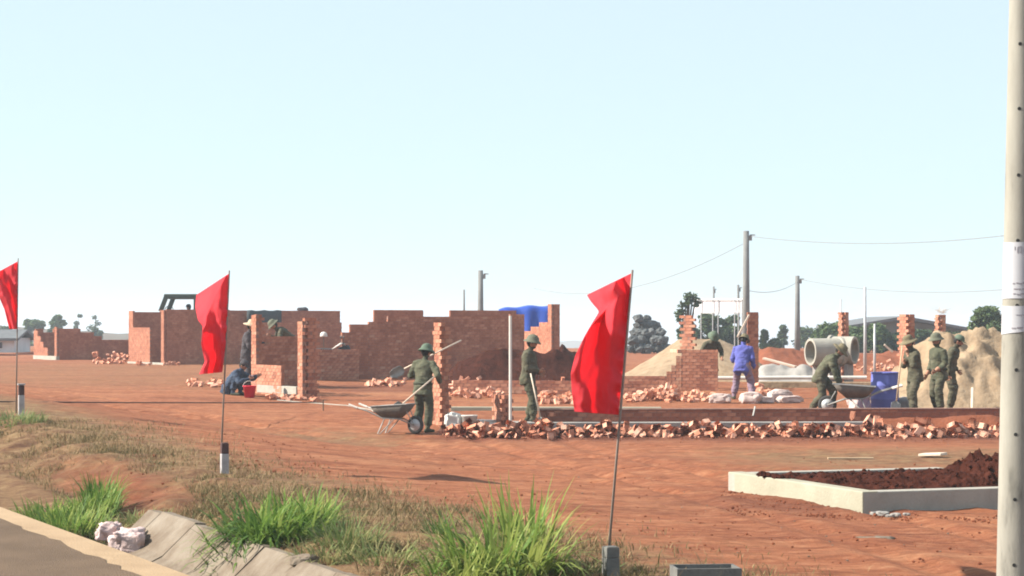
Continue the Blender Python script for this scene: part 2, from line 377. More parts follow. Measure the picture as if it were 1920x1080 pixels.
# ------------------------------------------------------------------ the ground
def axis(parts):
    out = []
    for a, b, n in parts: out += list(np.linspace(a, b, n, endpoint=False))
    return out + [parts[-1][1]]
gx = axis([(-3000, -600, 6), (-600, -120, 10), (-120, -30, 24), (-30, -13, 40), (-13, 13, 240), (13, 30, 40), (30, 120, 24), (120, 600, 10), (600, 3000, 6)])
gy = axis([(-400, -40, 8), (-40, 13, 20), (13, 32, 240), (32, 62, 180), (62, 110, 90), (110, 240, 40), (240, 900, 20), (900, 3200, 10)])
GX, GY = np.meshgrid(np.array(gx), np.array(gy))
T_, O_ = road_to(GX, GY)
GZ = gz(GX, GY)
flat = (O_ > -1.9)
rough_ = 0.035 * (fbm(GX * 1.6, GY * 1.6, 3) - 0.47) + 0.022 * (fbm(GX * 6, GY * 6, 9, 3) - 0.44)
ruts = 0.03 * (fbm(GX * 0.35 + GY * 0.05, GY * 1.7 - GX * 0.12, 21) - 0.47)
def track(pts, gauge=1.5, wd=0.16, dep=0.055):
    P = np.array(pts, float); tot = np.zeros_like(GX)
    best = np.full(GX.shape, 1e9); sgn = np.zeros_like(GX)
    for a_, b_ in zip(P[:-1], P[1:]):
        e = b_ - a_; L2 = e @ e; u = np.clip(((GX - a_[0]) * e[0] + (GY - a_[1]) * e[1]) / L2, 0, 1)
        dx = GX - a_[0] - u * e[0]; dy = GY - a_[1] - u * e[1]; dd = np.hypot(dx, dy); m_ = dd < best
        best = np.where(m_, dd, best)
    q = np.abs(best - gauge / 2)
    return -dep * np.exp(-(q / wd) ** 2) + dep * 0.55 * np.exp(-((q - wd * 2.0) / (wd * .8)) ** 2)
def curve_pts(c, n=24):
    c = np.array(c, float); out = []
    for k in range(n + 1):
        t_ = k / n; p = (1 - t_) ** 3 * c[0] + 3 * (1 - t_) ** 2 * t_ * c[1] + 3 * (1 - t_) * t_ ** 2 * c[2] + t_ ** 3 * c[3]; out.append(p)
    return out
trk = track(curve_pts([(-16, 58), (-3, 40), (1.5, 30), (14, 19)])) + track(curve_pts([(-14, 47), (-3, 34), (2.5, 26), (12, 15)]), dep=0.045) + track(curve_pts([(-20, 52), (-2, 43), (4, 34), (16, 29)]), dep=0.045) + track(curve_pts([(0, 41), (1, 33), (3.6, 22), (5.0, 13)]), dep=0.05)
ruts = ruts + trk * (0.55 + 0.9 * (fbm(GX * 1.5, GY * 1.5, 55) - .3)) * sstep(1.0, 3.0, O_)
bankn = 0.30 * (fbm(GX * 1.9, GY * 1.9, 31) - 0.45) * sstep(-2.0, -1.4, O_) * sstep(0.6, -0.6, O_)
GZ = GZ + (rough_ + ruts) * flat * sstep(240, 100, GY) + bankn + 1.2 * (fbm(GX * 0.02, GY * 0.02, 40) - 0.5) * sstep(220, 500, GY)
dry = 0.62 * sstep(2.6, -0.6, O_) * (O_ < 8)
PXS = 960 + GX * F / np.maximum(GY, 5)
dry = dry + 0.44 * np.exp(-((GY - 34.0) / 4.2) ** 2) * sstep(1.5, 5.0, GX) * (O_ > 0) + 0.40 * np.exp(-((GY - 39.5) / 4.0) ** 2) * sstep(0, -3.5, GX) * sstep(3, 6, O_) + 0.25 * sstep(50, 60, GY) * sstep(100, 80, GY) * sstep(-6, -9, GX)
dry = dry - 0.50 * np.exp(-((T_ - 9.5) / 2.6) ** 2 - ((O_ + 1.15) / 0.55) ** 2) - 0.4 * np.exp(-((T_ - 3.6) / 1.2) ** 2 - ((O_ + 1.2) / 0.3) ** 2)
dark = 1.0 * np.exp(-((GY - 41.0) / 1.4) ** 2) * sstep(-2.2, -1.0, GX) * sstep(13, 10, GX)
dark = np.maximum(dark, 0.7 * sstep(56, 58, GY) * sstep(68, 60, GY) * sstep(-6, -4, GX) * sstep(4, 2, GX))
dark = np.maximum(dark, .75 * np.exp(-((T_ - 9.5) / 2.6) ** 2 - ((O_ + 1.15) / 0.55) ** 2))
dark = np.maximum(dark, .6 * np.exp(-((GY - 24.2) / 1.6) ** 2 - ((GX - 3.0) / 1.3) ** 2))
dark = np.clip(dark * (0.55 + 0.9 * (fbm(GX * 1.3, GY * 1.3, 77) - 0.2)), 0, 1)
nyv, nxv = GX.shape
verts = np.stack([GX.ravel(), GY.ravel(), GZ.ravel()], 1)
ii = (np.arange(nyv - 1)[:, None] * nxv + np.arange(nxv - 1)[None, :]).ravel()
faces = np.stack([ii, ii + 1, ii + nxv + 1, ii + nxv], 1)
me = bpy.data.meshes.new('ground')
me.vertices.add(len(verts)); me.vertices.foreach_set('co', verts.ravel())
me.loops.add(faces.size); me.loops.foreach_set('vertex_index', faces.ravel().astype(np.int32))
me.polygons.add(len(faces)); me.polygons.foreach_set('loop_start', np.arange(0, faces.size, 4, dtype=np.int32))
me.polygons.foreach_set('loop_total', np.full(len(faces), 4, dtype=np.int32))
me.update(calc_edges=True)
me.polygons.foreach_set('use_smooth', np.ones(len(faces), dtype=bool))
for nm, arr in (('dry', np.clip(dry, 0, 1)), ('dark', dark)):
    a = me.attributes.new(nm, 'FLOAT', 'POINT'); a.data.foreach_set('value', arr.ravel().astype(np.float32))
me.materials.append(M['ground'])
go = bpy.data.objects.new('ground', me); COL.objects.link(go); tag(go, 'red earth of the building site with worn tyre tracks', kind='structure')

# road, its shoulder and the lined ditch
def rd(t, off, dz=0.0):
    p = np.array([0.735, 16.8]) + PD * t + PN * off
    return Vector((p[0], p[1], float(zroad(np.array([t]))[0]) + dz))
ts = list(np.arange(-30, 34, 0.2))
mb = MB(); rows = []
for t in ts:
    e = float(edge_off(np.array([t]))[0])
    bd = e - 0.36 + 0.10 * (float(fbm(np.array([t * 1.3]), np.array([3.0]), 5)[0]) - 0.47) + 0.11 * (float(vnoise(np.array([t * 4]), np.array([8.0]), 6)[0]) - 0.5)
    rows.append((e, bd))
rings = [[rd(t, -12, -0.02), rd(t, -8, 0.0), rd(t, r[1] - 1.5, 0.004), rd(t, r[1], 0.004)] for t, r in zip(ts, rows)]
mb.loft([r[::-1] for r in rings], closed=False, caps=False); tag(mb.build('road', M['asphalt']), 'brown dusty asphalt road', kind='structure')
mb = MB()
rings = []
for t, r in zip(ts, rows):
    e = r[0]
    rings.append([rd(t, e + 0.03, -0.45), rd(t, e, -0.02), rd(t, e - 0.03, 0.0), rd(t, e - 0.25, 0.0), rd(t, r[1] - 0.25, -0.006)])
mb.loft(rings, closed=False, caps=False); tag(mb.build('road_shoulder', M['shoulder']), 'pale dusty concrete strip along the road', kind='structure')
ditch = thing('drainage_ditch', None, None, rd(0, -2.2)); tag(ditch, 'sloping concrete lining of the roadside ditch', kind='structure')
t = -6.0; dl = rd(0, -2.2)
while t < 5.6:
    L = random.uniform(0.75, 1.05); t2 = min(t + L - 0.02, 5.75)
    mb = MB(); cs = []
    n = 6
    j0 = random.uniform(-0.012, 0.012); j1 = random.uniform(-0.015, 0.015)
    for k in range(n + 1):
        tt = t + (t2 - t) * k / n
        wob = 0.05 * (float(fbm(np.array([tt * 3]), np.array([1.0]), 15)[0]) - 0.45)
        e = float(edge_off(np.array([tt]))[0])
        cs.append([rd(tt, e + 0.28, -0.50) - dl, rd(tt, -2.25 + j0, -0.26 + j0) - dl, rd(tt, -1.93 + j1 + wob, 0.03 + j0) - dl, rd(tt, -1.83 + j1 + wob, 0.02 + j0) - dl, rd(tt, -1.85, -0.2) - dl, rd(tt, e + 0.30, -0.62) - dl])
    mb.loft(cs, True, True); mb.build('lining_slab', M['lining'], ditch)
    t = t2 + 0.02

# far hills
def hill(px0, px1, d, ys, label, mat):
    mb = MB(); n = len(ys); rings = []
    for dd, k in ((d - 60, 0.0), (d, 1.0), (d + 90, 0.7), (d + 260, 0.0)):
        ring = []
        for i in range(n * 4):
            u = i / (n * 4 - 1); px = px0 + (px1 - px0) * u
            y = np.interp(u * (n - 1), range(n), ys)
            p = at(px, y, d); zb = g1(p.x, dd) - 3
            ring.append(Vector((p.x, dd, zb + (p.z - zb) * k + (0.8 * random.random() * k))))
        rings.append(ring)
    mb.loft(rings, False, False)
    tag(mb.build('hill', mat, smooth=True), label, kind='structure')
hill(-500, 330, 420, [618, 612, 612, 606, 612, 618, 628, 640], 'brown scrub hillside beyond the far houses', M['hill'])
hill(900, 1350, 1500, [655, 645, 640, 641, 648, 655], 'faint blue ridge far off', M['hill'])

# ------------------------------------------------------------------ bricks
BL, BH, BT, PITCH = 0.185, 0.076, 0.09, 0.195
def brick_mesh(mat, L=BL, name='brick', holes=False, broken=0.0):
    bm = bmesh.new()
    r = bmesh.ops.create_cube(bm, size=1.0)
    for v in bm.verts:
        v.co = Vector((v.co.x * L, v.co.y * BT, v.co.z * BH))
    if holes:
        ends = [f for f in bm.faces if abs(f.normal.x) > 0.9]
        for f in ends:
            rr = bmesh.ops.subdivide_edges(bm, edges=list(f.edges), cuts=1, use_grid_fill=True)
        ends = [f for f in bm.faces if abs(f.normal.x) > 0.9]
        ri = bmesh.ops.inset_individual(bm, faces=ends, thickness=0.009, depth=0.0)
        inner = [f for f in bm.faces if abs(f.normal.x) > 0.9 and f.calc_area() < 0.0013]
        for f in inner:
            q = bmesh.ops.extrude_discrete_faces(bm, faces=[f])
            nf = q['faces'][0]; sgn = 1 if nf.normal.x > 0 else -1
            for v in nf.verts: v.co.x -= sgn * min(0.05, L * 0.4)
    if broken:
        for v in bm.verts:
            if v.co.x > L * 0.4: v.co.x += random.uniform(-broken, broken * 0.3)
    else:
        for v in bm.verts:
            if not holes: v.co += Vector((random.uniform(-1, 1), random.uniform(-1, 1), random.uniform(-1, 1))) * 0.0025
    m = bpy.data.meshes.new(name); bm.to_mesh(m); bm.free(); m.materials.append(mat)
    return m
BR_FULL = [[brick_mesh(m_) for _ in range(3)] for m_ in (M['brick_dark'], M['brick'], M['brick_pale'])]
def wear(p):
    return n2(p.x * 1.1 + p.y * .7, p.z * 1.6, 9.1) + random.gauss(0, .09)

class House:
    def __init__(self, name, label, cat, base, group=None):
        self.o = thing(name, label, cat, base, 0, group); self.base = Vector(base); self.bricks = []; self.mort = MB(); self.shift = 0.0
    def panel(self, p0, p1, steps, zb=None, ragged=False, ext0=0.0, ext1=0.0, front=1, course=0.085, off0=0.0):
        """p0, p1: (px, depth) ends; steps: (px_a, px_b, y_top[, y_bottom])"""
        a = Vector(((p0[0] - 960) * p0[1] / F, p0[1], 0)); b = Vector(((p1[0] - 960) * p1[1] / F, p1[1], 0))
        d = b - a; Ltot = d.length; u = d.normalized(); yaw = math.atan2(u.y, u.x)
        if zb is None:
            zb = min(g1(a.x, a.y), g1(b.x, b.y)) - 0.06
        def s_at(px):
            k = (px - 960) / F
            return (k * a.y - a.x) / (u.x - k * u.y)
        top_max = 0
        for st in steps:
            s0, s1 = s_at(st[0]), s_at(st[1])
            if s0 > s1: s0, s1 = s1, s0
            if abs(st[0] - p0[0]) < 0.6: s0 = -ext0 + off0
            if abs(st[1] - p1[0]) < 0.6: s1 = Ltot + ext1
            if abs(st[0] - p1[0]) < 0.6: s1 = Ltot + ext1
            dm = (a + u * (s0 + s1) / 2).y
            zt = CZ - (st[2] - HY) * dm / F
            z0 = zb if len(st) < 4 else CZ - (st[3] - HY) * dm / F
            k = 0 if len(st) < 4 else int(round((z0 - zb) / course))
            kmax = max(k + 1, int(round((zt - zb) / course)))
            shrink = 0.05 if ragged else 0.004
            zlo, zhi = zb + k * course, zb + kmax * course - 0.012
            if s1 - s0 - 2 * shrink > 0.02:
                c = a + u * (s0 + s1) / 2; c.z = (zlo + zhi) / 2
                m_ = MB(); m_.box(c - self.base, (s1 - s0 - 2 * shrink, BT - 0.016, zhi - zlo), Matrix.Rotation(yaw, 3, 'Z')); m_.build('mortar', M['mortar'], self.o)
            while k < kmax:
                g = math.floor(s0 / PITCH) - 1
                while True:
                    b0 = (g + (0.5 if k % 2 else 0.0)) * PITCH + 0.005; b1 = b0 + BL
                    g += 1
                    if b0 > s1: break
                    if ragged:
                        if (b0 + b1) / 2 < s0 - 0.03 or (b0 + b1) / 2 > s1 + 0.03: continue
                        sh = random.uniform(-.03, .03); c0, c1 = b0 + sh, b1 + sh
                        if random.random() < 0.2: c0 += random.choice((0.05, 0.1)) * (1 if (b0 + b1) / 2 < (s0 + s1) / 2 else 0)
                    else:
                        c0, c1 = max(b0, s0), min(b1, s1)
                        if c1 - c0 < 0.035: continue
                    c = a + u * (c0 + c1) / 2; c.z = zb + (k + 0.5) * course
                    n = Vector((u.y, -u.x, 0))
                    c = c + n * random.uniform(-0.004, 0.004) + Vector((0, 0, random.uniform(-0.002, 0.002)))
                    self.bricks.append((c - self.base, yaw + random.uniform(-0.012, 0.012), (c1 - c0) / BL, front))
                k += 1
    def finish(self, limit=300, mat=None):
        br = sorted(self.bricks, key=lambda q: -q[3] - random.random() * 0.01)
        if limit and self.bricks:
            for c, yaw, sc, fr in br[:limit]:
                wv = wear(c) + self.shift
                o = bpy.data.objects.new('brick', random.choice(BR_FULL[0 if wv < .31 else 2 if wv > .66 else 1])); COL.objects.link(o)
                o.parent = self.o; o.location = c; o.rotation_euler = (random.uniform(-.01, .01), random.uniform(-.01, .01), yaw); o.scale = (sc, 1, 1)
        rest = br[limit:]
        if rest:
            mb = MB(); tint = []
            for c, yaw, sc, fr in rest:
                mb.box(c, (BL * sc, BT, BH), Matrix.Rotation(yaw, 3, 'Z')); tint += [max(-1, min(1, (wear(c) - .47) * 2.2))] * 8
            mb.c = tint
            tag(mb.build('brickwork', mat or M['brick'], self.o), kind='stuff')
        return self.o
    def slab(self, name, p0, p1, ytop, ybot, th, mat, n_off=0.0):
        a = Vector(((p0[0] - 960) * p0[1] / F, p0[1], 0)); b = Vector(((p1[0] - 960) * p1[1] / F, p1[1], 0))
        dm = (a.y + b.y) / 2; z1 = CZ - (ytop - HY) * dm / F; z0 = CZ - (ybot - HY) * dm / F
        u = (b - a).normalized(); n = Vector((u.y, -u.x, 0)) * n_off
        mb = MB(); c = (a + b) / 2 + n; c.z = (z0 + z1) / 2
        mb.box(c - self.base, ((b - a).length, th, z1 - z0), Matrix.Rotation(math.atan2(u.y, u.x), 3, 'Z'))
        o = mb.build(name, mat, self.o); bevel(o, 0.012)
        return o

def plinth(h, p0, p1, ytop, name='plinth', mat=None, th=0.16):
    h.slab(name, p0, p1, ytop, ytop + 26, th, mat or M['concrete'])

# far roofless house at the edge of the site
h = House('brick_house', 'low roofless brick house with stepped broken gable, farthest along the site', 'house', gnd(108, 95))
h.panel((65, 97.8), (108, 95), [(65, 72, 620), (72, 78, 629), (78, 83, 640), (83, 91, 651), (104, 108, 614)], zb=0.62, ragged=False)
h.panel((108, 95), (275, 97.5), [(108, 148, 616), (148, 175, 622), (175, 190, 630), (190, 275, 637)], zb=0.38, off0=0.055)
h.panel((66, 98.2), (150, 100.5), [(66, 80, 616), (80, 100, 622), (100, 150, 616)], zb=0.45, front=0)
plinth(h, (65, 97.8), (108.3, 94.95), 667)
h.finish(0)

# main roofless house behind the flag
h = House('brick_house', 'tall roofless brick house behind the second flag with sunlit window and door gap', 'house', gnd(309, 84))
h.panel((243, 87.3), (309, 84), [(243, 251, 584), (251, 283, 615), (304, 309, 583)], zb=0.52)
h.panel((309, 84), (640, 88.2), [(309, 430, 582), (430, 640, 605)], zb=0.30, off0=0.055)
h.panel((245, 88.5), (470, 92), [(245, 300, 586), (300, 470, 583)], zb=0.4, front=0)
h.panel((527, 93), (637, 94.5), [(527, 637, 582)], zb=0.4, front=0)
plinth(h, (242, 87.32), (309.4, 83.95), 679)
h.finish(0)
mb = MB(); a = at(463, 582, 91.5); b = at(528, 582, 92.3)
z0 = 1.2
pts = []
for i in range(9):
    p = a.lerp(b, i / 8); pts.append(p)
rings = [[Vector((p.x, p.y + 0.03 * math.sin(i * 1.9 + k), z0 + (p.z - z0) * k / 4 + (0.02 * math.sin(i * 2) if k == 4 else 0))) for k in range(5)] for i, p in enumerate(pts)]
mb.loft(rings, False, False)
o = mb.build('dark_sheet', M['dark_sheet'], smooth=True, origin=(a + b) / 2 * 1.0); solidify(o, 0.02)
tag(o, 'dark green sheet standing upright in a gap of the tall brick house', 'sheet')

# nearer roofless house with two ragged pillars
h = House('brick_house', 'roofless brick house with two ragged sunlit pillars and a low window wall', 'house', gnd(570, 52.5))
h.panel((474, 55.1), (570, 52.5), [(474, 483, 590), (561, 570, 602)], zb=0.28, ragged=False, front=3)
h.panel((474, 55.1), (570, 52.5), [(483, 530, 686)], zb=0.28, front=3)
h.panel((570, 52.5), (594, 52.8), [(570, 592, 599)], zb=0.28, ragged=True, off0=0.055, front=3)
h.panel((475, 55.2), (494, 55.5), [(475, 490, 590)], zb=0.3, ragged=True, off0=0.06, front=2)
h.panel((486, 58.6), (572, 60.0), [(486, 572, 628)], zb=0.3, front=2)
h.slab('plinth', (486, 54.8), (560, 52.85), 723, 738, 0.14, M['concrete'])
h.finish(300)

# long dark house in the middle
h = House('brick_house', 'long shaded brick house with stepped wall top in the middle of the site', 'house', gnd(700, 67))
h.panel((560, 65.2), (672, 66.8), [(560, 672, 657)], zb=0.28, front=3)
h.panel((640, 68), (982, 71.5), [(640, 655, 622), (655, 690, 610), (690, 726, 602), (726, 955, 592), (955, 982, 588)], zb=0.3, front=2)
h.panel((700, 75), (967, 78), [(700, 793, 583), (793, 843, 594), (843, 967, 583)], zb=0.3, front=0)
h.slab('plinth', (610, 65.6), (735, 67.2), 715, 727, 0.2, M['footing'], 0.12)
h.finish(300)

# lit gable behind the mound
h = House('brick_house', 'brick gable with bright stepped edge and corner pillar before the blue tarpaulin', 'house', gnd(1036, 80))
h.panel((945, 84), (1036, 80), [(945, 968, 632), (968, 983, 626), (983, 997, 619), (997, 1013, 611), (1013, 1029, 604), (1029, 1036, 570)], zb=0.3, front=2)
h.panel((1036, 80), (1049, 80.3), [(1036, 1048, 571)], zb=0.3, off0=0.055, front=3)
h.finish(0)

# lone ragged pillar beside the first soldier
h = House('brick_pillar', 'tall ragged sunlit brick pillar beside the soldier with the wheelbarrow', 'pillar', gnd(822, 44))
h.panel((817, 44.3), (830, 43.9), [(817, 828, 606)], zb=-0.1, ragged=True, front=3)
h.panel((826, 44.02), (850, 44.3), [(828, 842, 612)], zb=-0.1, ragged=True, front=2, off0=0.06)
h.finish(300)
h = House('brick_pillar', 'short stump of toothed brickwork beside the white upright pole', 'pillar', gnd(940, 42.6))
h.panel((929, 42.9), (942, 42.5), [(929, 941, 737)], zb=-0.1, ragged=True, front=3)
h.panel((941, 42.5), (958, 42.7), [(941, 956, 740)], zb=-0.1, ragged=True, front=2, off0=0.05)
h.finish(300)

# right house: stepped wall with ragged pillar, tall pillar
h = House('brick_house', 'half built brick wall with stepped end and ragged pillar before the sand heap', 'house', gnd(1300, 58))
h.panel((1240, 58.3), (1346, 58), [(1240, 1250, 712), (1250, 1259, 697), (1259, 1268, 682), (1268, 1278, 668), (1278, 1346, 656)], zb=0.2, front=3)
h.panel((1276, 58.6), (1300, 58.35), [(1280, 1297, 592, 654)], zb=0.2, ragged=True, front=3)
h.slab('coping', (1276, 58.5), (1262, 58.9), 655, 662, 0.2, M['rubble'])
h.finish(300)
h = House('brick_pillar', 'tall square brick pillar next to the man in blue, plank propped on it', 'pillar', gnd(1411, 58))
for yy, fr in ((57.9, 3), (58.08, 0)):
    h.panel((1401, yy + 0.0), (1422, yy + 0.02), [(1401, 1422, 588)], zb=0.2, front=fr)
h.finish(300)
for (xa, xb, xm, yt, d, lab) in ((1575, 1590, 1581, 587, 66, 'slim ragged brick pillar standing behind the concrete pipes'),
                             (1688, 1714, 1701, 588, 60, 'broad ragged brick pillar half lit behind the soldier with the wide hat'),
                             (1756, 1772, 1762, 591, 64, 'brick pillar with twigs on top behind the two soldiers at the sand heap')):
    h = House('brick_pillar', lab, 'pillar', gnd(xm, d))
    h.panel((xa, d + 0.35), (xm, d), [(xa, xm, yt)], ragged=True, front=3, ext0=0.0, ext1=0.0)
    h.panel((xm, d), (xb, d + 0.06), [(xm, xb, yt)], ragged=False, front=2, off0=0.055)
    h.finish(300)

# foundations of the front house
h = House('brick_foundation', 'long low brick foundation running across behind the front rubble', 'foundation', gnd(1400, 44))
h.shift = -.2
h.panel((1012, 44.2), (1900, 44.8), [(1012, 1900, 768)], zb=-0.02, front=3)
h.slab('coping', (1010, 44.2), (1902, 44.8), 765.5, 768.5, 0.15, M['mortar'])
h.finish(300)
h = House('concrete_footing', 'low grey concrete footing strip before the long brick foundation', 'footing', gnd(1400, 43.2))
h.slab('footing_strip', (962, 43.2), (1900, 43.6), 791, 808, 0.3, M['footing'])
h.finish(0)
h = House('concrete_beam', 'pale sunlit concrete beam lying behind the soldier with the shovel', 'beam', gnd(1100, 48))
h.slab('beam_strip', (846, 48.2), (1240, 48.0), 763, 779, 0.3, M['new_concrete'])
h.finish(0)
h = House('brick_foundation', 'low shaded brick foundation between the earth mound and the pale beam', 'foundation', gnd(1000, 56))
h.panel((850, 56.5), (1246, 55.5), [(850, 1246, 716)], front=2)
h.finish(300)
h = House('brick_foundation', 'short dark brick foundation under the grey sand heap', 'foundation', gnd(1200, 62))
h.panel((1080, 62.3), (1250, 61.8), [(1080, 1250, 703)], front=1)
h.finish(300)
h = House('concrete_beam', 'tan earth covered foundation beam below the white pipe', 'beam', gnd(1500, 60))
h.slab('beam_strip', (1424, 60.2), (1640, 59.6), 716, 734, 0.5, M['sand'])
h.slab('footing_strip', (1424, 59.8), (1640, 59.2), 734, 745, 0.3, M['red_soil'])
h.finish(0)

# raised concrete foundation in the right foreground
fc = Vector((655 * 23.4 / F, 23.4, 0.0)); ang = R(20)
U = Vector((math.cos(ang), math.sin(ang) * 0.75, 0)).normalized(); V = Vector((-0.355, 0.935, 0))
pA = gnd(1365, 26.6); pC = gnd(1617, 23.4); pB = gnd(2050, 24.4)
fnd = thing('concrete_foundation', 'pale raised concrete foundation frame filled with dark earth', 'foundation', pC)
mb = MB()
def beam(mb, a, b, z1, z0, wd, side):
    u = (b - a); u.z = 0; L = u.length; u.normalize(); n = Vector((-u.y, u.x, 0)) * side
    vs = []
    for p, k in ((a, 0), (b, 1)):
        for off, z in ((0, z0), (0, z1), (wd, z1), (wd, z0)):
            q = p + n * off; vs.append(Vector((q.x, q.y, z)) - pC)
    mb.add(vs, [(0, 1, 2, 3), (7, 6, 5, 4), (0, 4, 5, 1), (1, 5, 6, 2), (2, 6, 7, 3), (3, 7, 4, 0)])
zt = 0.225
beam(mb, pC, pA, zt, -0.15, 0.2, -1); o = mb.build('side_beam', M['new_concrete'], fnd); bevel(o, 0.012)
mb = MB(); beam(mb, pC + (pB - pC).normalized() * 0.004, pB, zt - 0.004, -0.15, 0.22, 1); o = mb.build('front_beam', M['concrete'], fnd); bevel(o, 0.012)
pD = pA + (pB - pC) * 1.0
mb = MB(); beam(mb, pA + V * 0.0, pD, zt - 0.008, -0.15, 0.2, -1); o = mb.build('rear_beam', M['concrete'], fnd); bevel(o, 0.012)

# ------------------------------------------------------------------ heaps
def heap(name, label, cat, px, d, prof, depth, mat, seed=0, rough=0.12, ny=26, kind=None, sub=2.0, skew=0.0):
    """prof: (px, y_top) silhouette of a ridge at depth d; falls off to both sides over `depth` metres"""
    base = gnd(px, d); mb = MB(); n = int((prof[-1][0] - prof[0][0]) * d / F / 0.09) + 3; rings = []
    pxs = [p[0] for p in prof]; pys = [p[1] for p in prof]
    for j in range(ny + 1):
        v = -1 + 2 * j / ny; ring = []
        fall = max(0.0, 1 - abs(v) ** 1.35)
        for i in range(n):
            q = prof[0][0] + (prof[-1][0] - prof[0][0]) * i / (n - 1)
            p = at(q, np.interp(q, pxs, pys), d)
            y = d + v * depth + skew * (i / (n - 1) - 0.5)
            zg = g1(p.x, y); H = max(0, p.z - zg)
            e = min(1.0, 6 * i / (n - 1), 6 * (n - 1 - i) / (n - 1))
            nn = noise.fractal(Vector((p.x * 1.3, y * 1.3, seed * 5.3)), 0.9, 2.2, 5)
            n2 = abs(noise.noise(Vector((p.x * 3.0, y * 1.2, seed)))) 
            z = zg - 0.06 + H * fall * (1 + rough * 0.35 * nn) + rough * nn * fall * e - rough * 0.5 * n2 * fall * (1 - fall) * 4
            ring.append(Vector((p.x, y, z)) - base)
        rings.append(ring)
    mb.loft(rings, False, False)
    o = mb.build(name, mat, smooth=True); o.location = base
    tag(o, label, cat, kind=kind)
    return o
heap('earth_mound', 'dark red earth mound heaped behind the soldier leaning on a shovel', 'earth mound', 950, 63, [(835, 700), (855, 678), (880, 661), (905, 652), (945, 650), (985, 652), (1010, 655), (1040, 650), (1075, 668), (1100, 700)], 2.6, M['dark_soil'], 2, 0.15)
heap('earth_mound', 'dark earth mound behind the near red flag', 'earth mound', 1070, 74, [(1035, 690), (1045, 655), (1052, 640), (1070, 655), (1110, 662), (1150, 690)], 2.0, M['dark_soil'], 3, 0.12)
heap('sand_heap', 'smooth tan sand heap behind the half built stepped wall', 'sand heap', 1300, 70, [(1165, 702), (1185, 690), (1225, 664), (1270, 638), (1300, 629), (1345, 634), (1390, 650), (1440, 690), (1460, 702)], 4.5, M['sand'], 5, 0.06)
heap('sand_heap', 'big rough tan sand heap behind the soldiers beside the blue barrel', 'sand heap', 1800, 52, [(1625, 748), (1650, 728), (1680, 700), (1710, 668), (1745, 640), (1780, 627), (1830, 625), (1870, 632), (1920, 640), (2000, 680), (2060, 750)], 2.9, M['sand'], 7, 0.30, ny=60)
heap('gravel_heap', 'smooth grey gravel heap rising behind the big sand heap', 'gravel heap', 1920, 62, [(1780, 690), (1830, 650), (1870, 630), (1920, 612), (1990, 620), (2080, 690)], 3.5, M['grey_sand'], 8, 0.05)
heap('earth_berm', 'long low red earth berm beyond the concrete pipes', 'earth berm', 1560, 92, [(1405, 690), (1425, 655), (1440, 646), (1490, 655), (1530, 660), (1620, 662), (1680, 656), (1740, 664), (1800, 690)], 3.0, M['red_soil'], 9, 0.12)
heap('rubble_heap', 'low grey heap of spoil with a pale plank on it, left of the pipes', 'rubble heap', 1460, 66, [(1410, 708), (1425, 684), (1450, 680), (1480, 684), (1505, 678), (1525, 690), (1540, 708)], 1.3, M['footing'], 10, 0.16)
heap('earth_berm', 'low dark earth strip heaped along the long brick foundation', 'earth berm', 1750, 43.5, [(1590, 792), (1640, 780), (1690, 777), (1740, 775), (1800, 772), (1860, 773), (1930, 790)], 0.55, M['red_soil'], 12, 0.05)
# dark soil in the foreground foundation
mb = MB(); rings = []
for j in range(90):
    v = j / 89; ring = []
    for i in range(150):
        u = i / 149
        p = pC.lerp(pB, u) + (pA - pC) * v
        q = p + (pB - pC).normalized() * 0.22 * (1 - 2 * u) + (pA - pC).normalized() * 0.22 * (1 - 2 * v)
        px = 960 + q.x * F / q.y
        nn = noise.fractal(Vector((q.x * 3.2, q.y * 3.2, 4.0)), 0.55, 2.2, 7)
        edge = min(1, u * 14) * min(1, (1 - u) * 10) * min(1, v * 7) * min(1, (1 - v) * 9)
        edge = max(edge, 0.0)
        peak = 0.62 * math.exp(-((px - 1925) / 95) ** 2) * math.exp(-((v - 0.62) / 0.42) ** 2)
        z = zt - 0.05 + edge * (0.015 + 0.07 * nn + 0.05 * math.exp(-((v - 0.5) / 0.25) ** 2) + peak * (1 + 0.3 * nn))
        ring.append(Vector((q.x, q.y, z)) - pC)
    rings.append(ring)
mb.loft(rings, False, False); o = mb.build('earth_fill', M['dark_soil'], smooth=True); o.location = pC
tag(o, 'crumbly dark brown earth heaped inside the pale concrete foundation', 'earth')
fill_v = [Vector(p) + pC for p in mb.v]
mc = MB()
for i in range(520):
    q = random.choice(fill_v); s_ = random.choice((.008, .012, .018, .030)) * random.uniform(.7, 1.2)
    mc.ball(q + Vector((random.uniform(-.05, .05), random.uniform(-.05, .05), s_ * .3)), (s_, s_ * random.uniform(.7, 1.1), s_ * .75), 6, 4, wob=.4, seed=i)
for i in range(16):
    q = pC.lerp(pA, random.uniform(.62, .82)); s_ = random.uniform(.02, .06); mc.ball(Vector((q.x + random.uniform(.0, .2), q.y, zt + s_ * .3)), (s_, s_, s_ * .7), 7, 5, wob=.4, seed=i)
mcl = mc.build('earth_clods', M['dark_soil']); tag(mcl, 'dark earth clods on the heaped soil of the pale foundation', 'clods', kind='stuff')

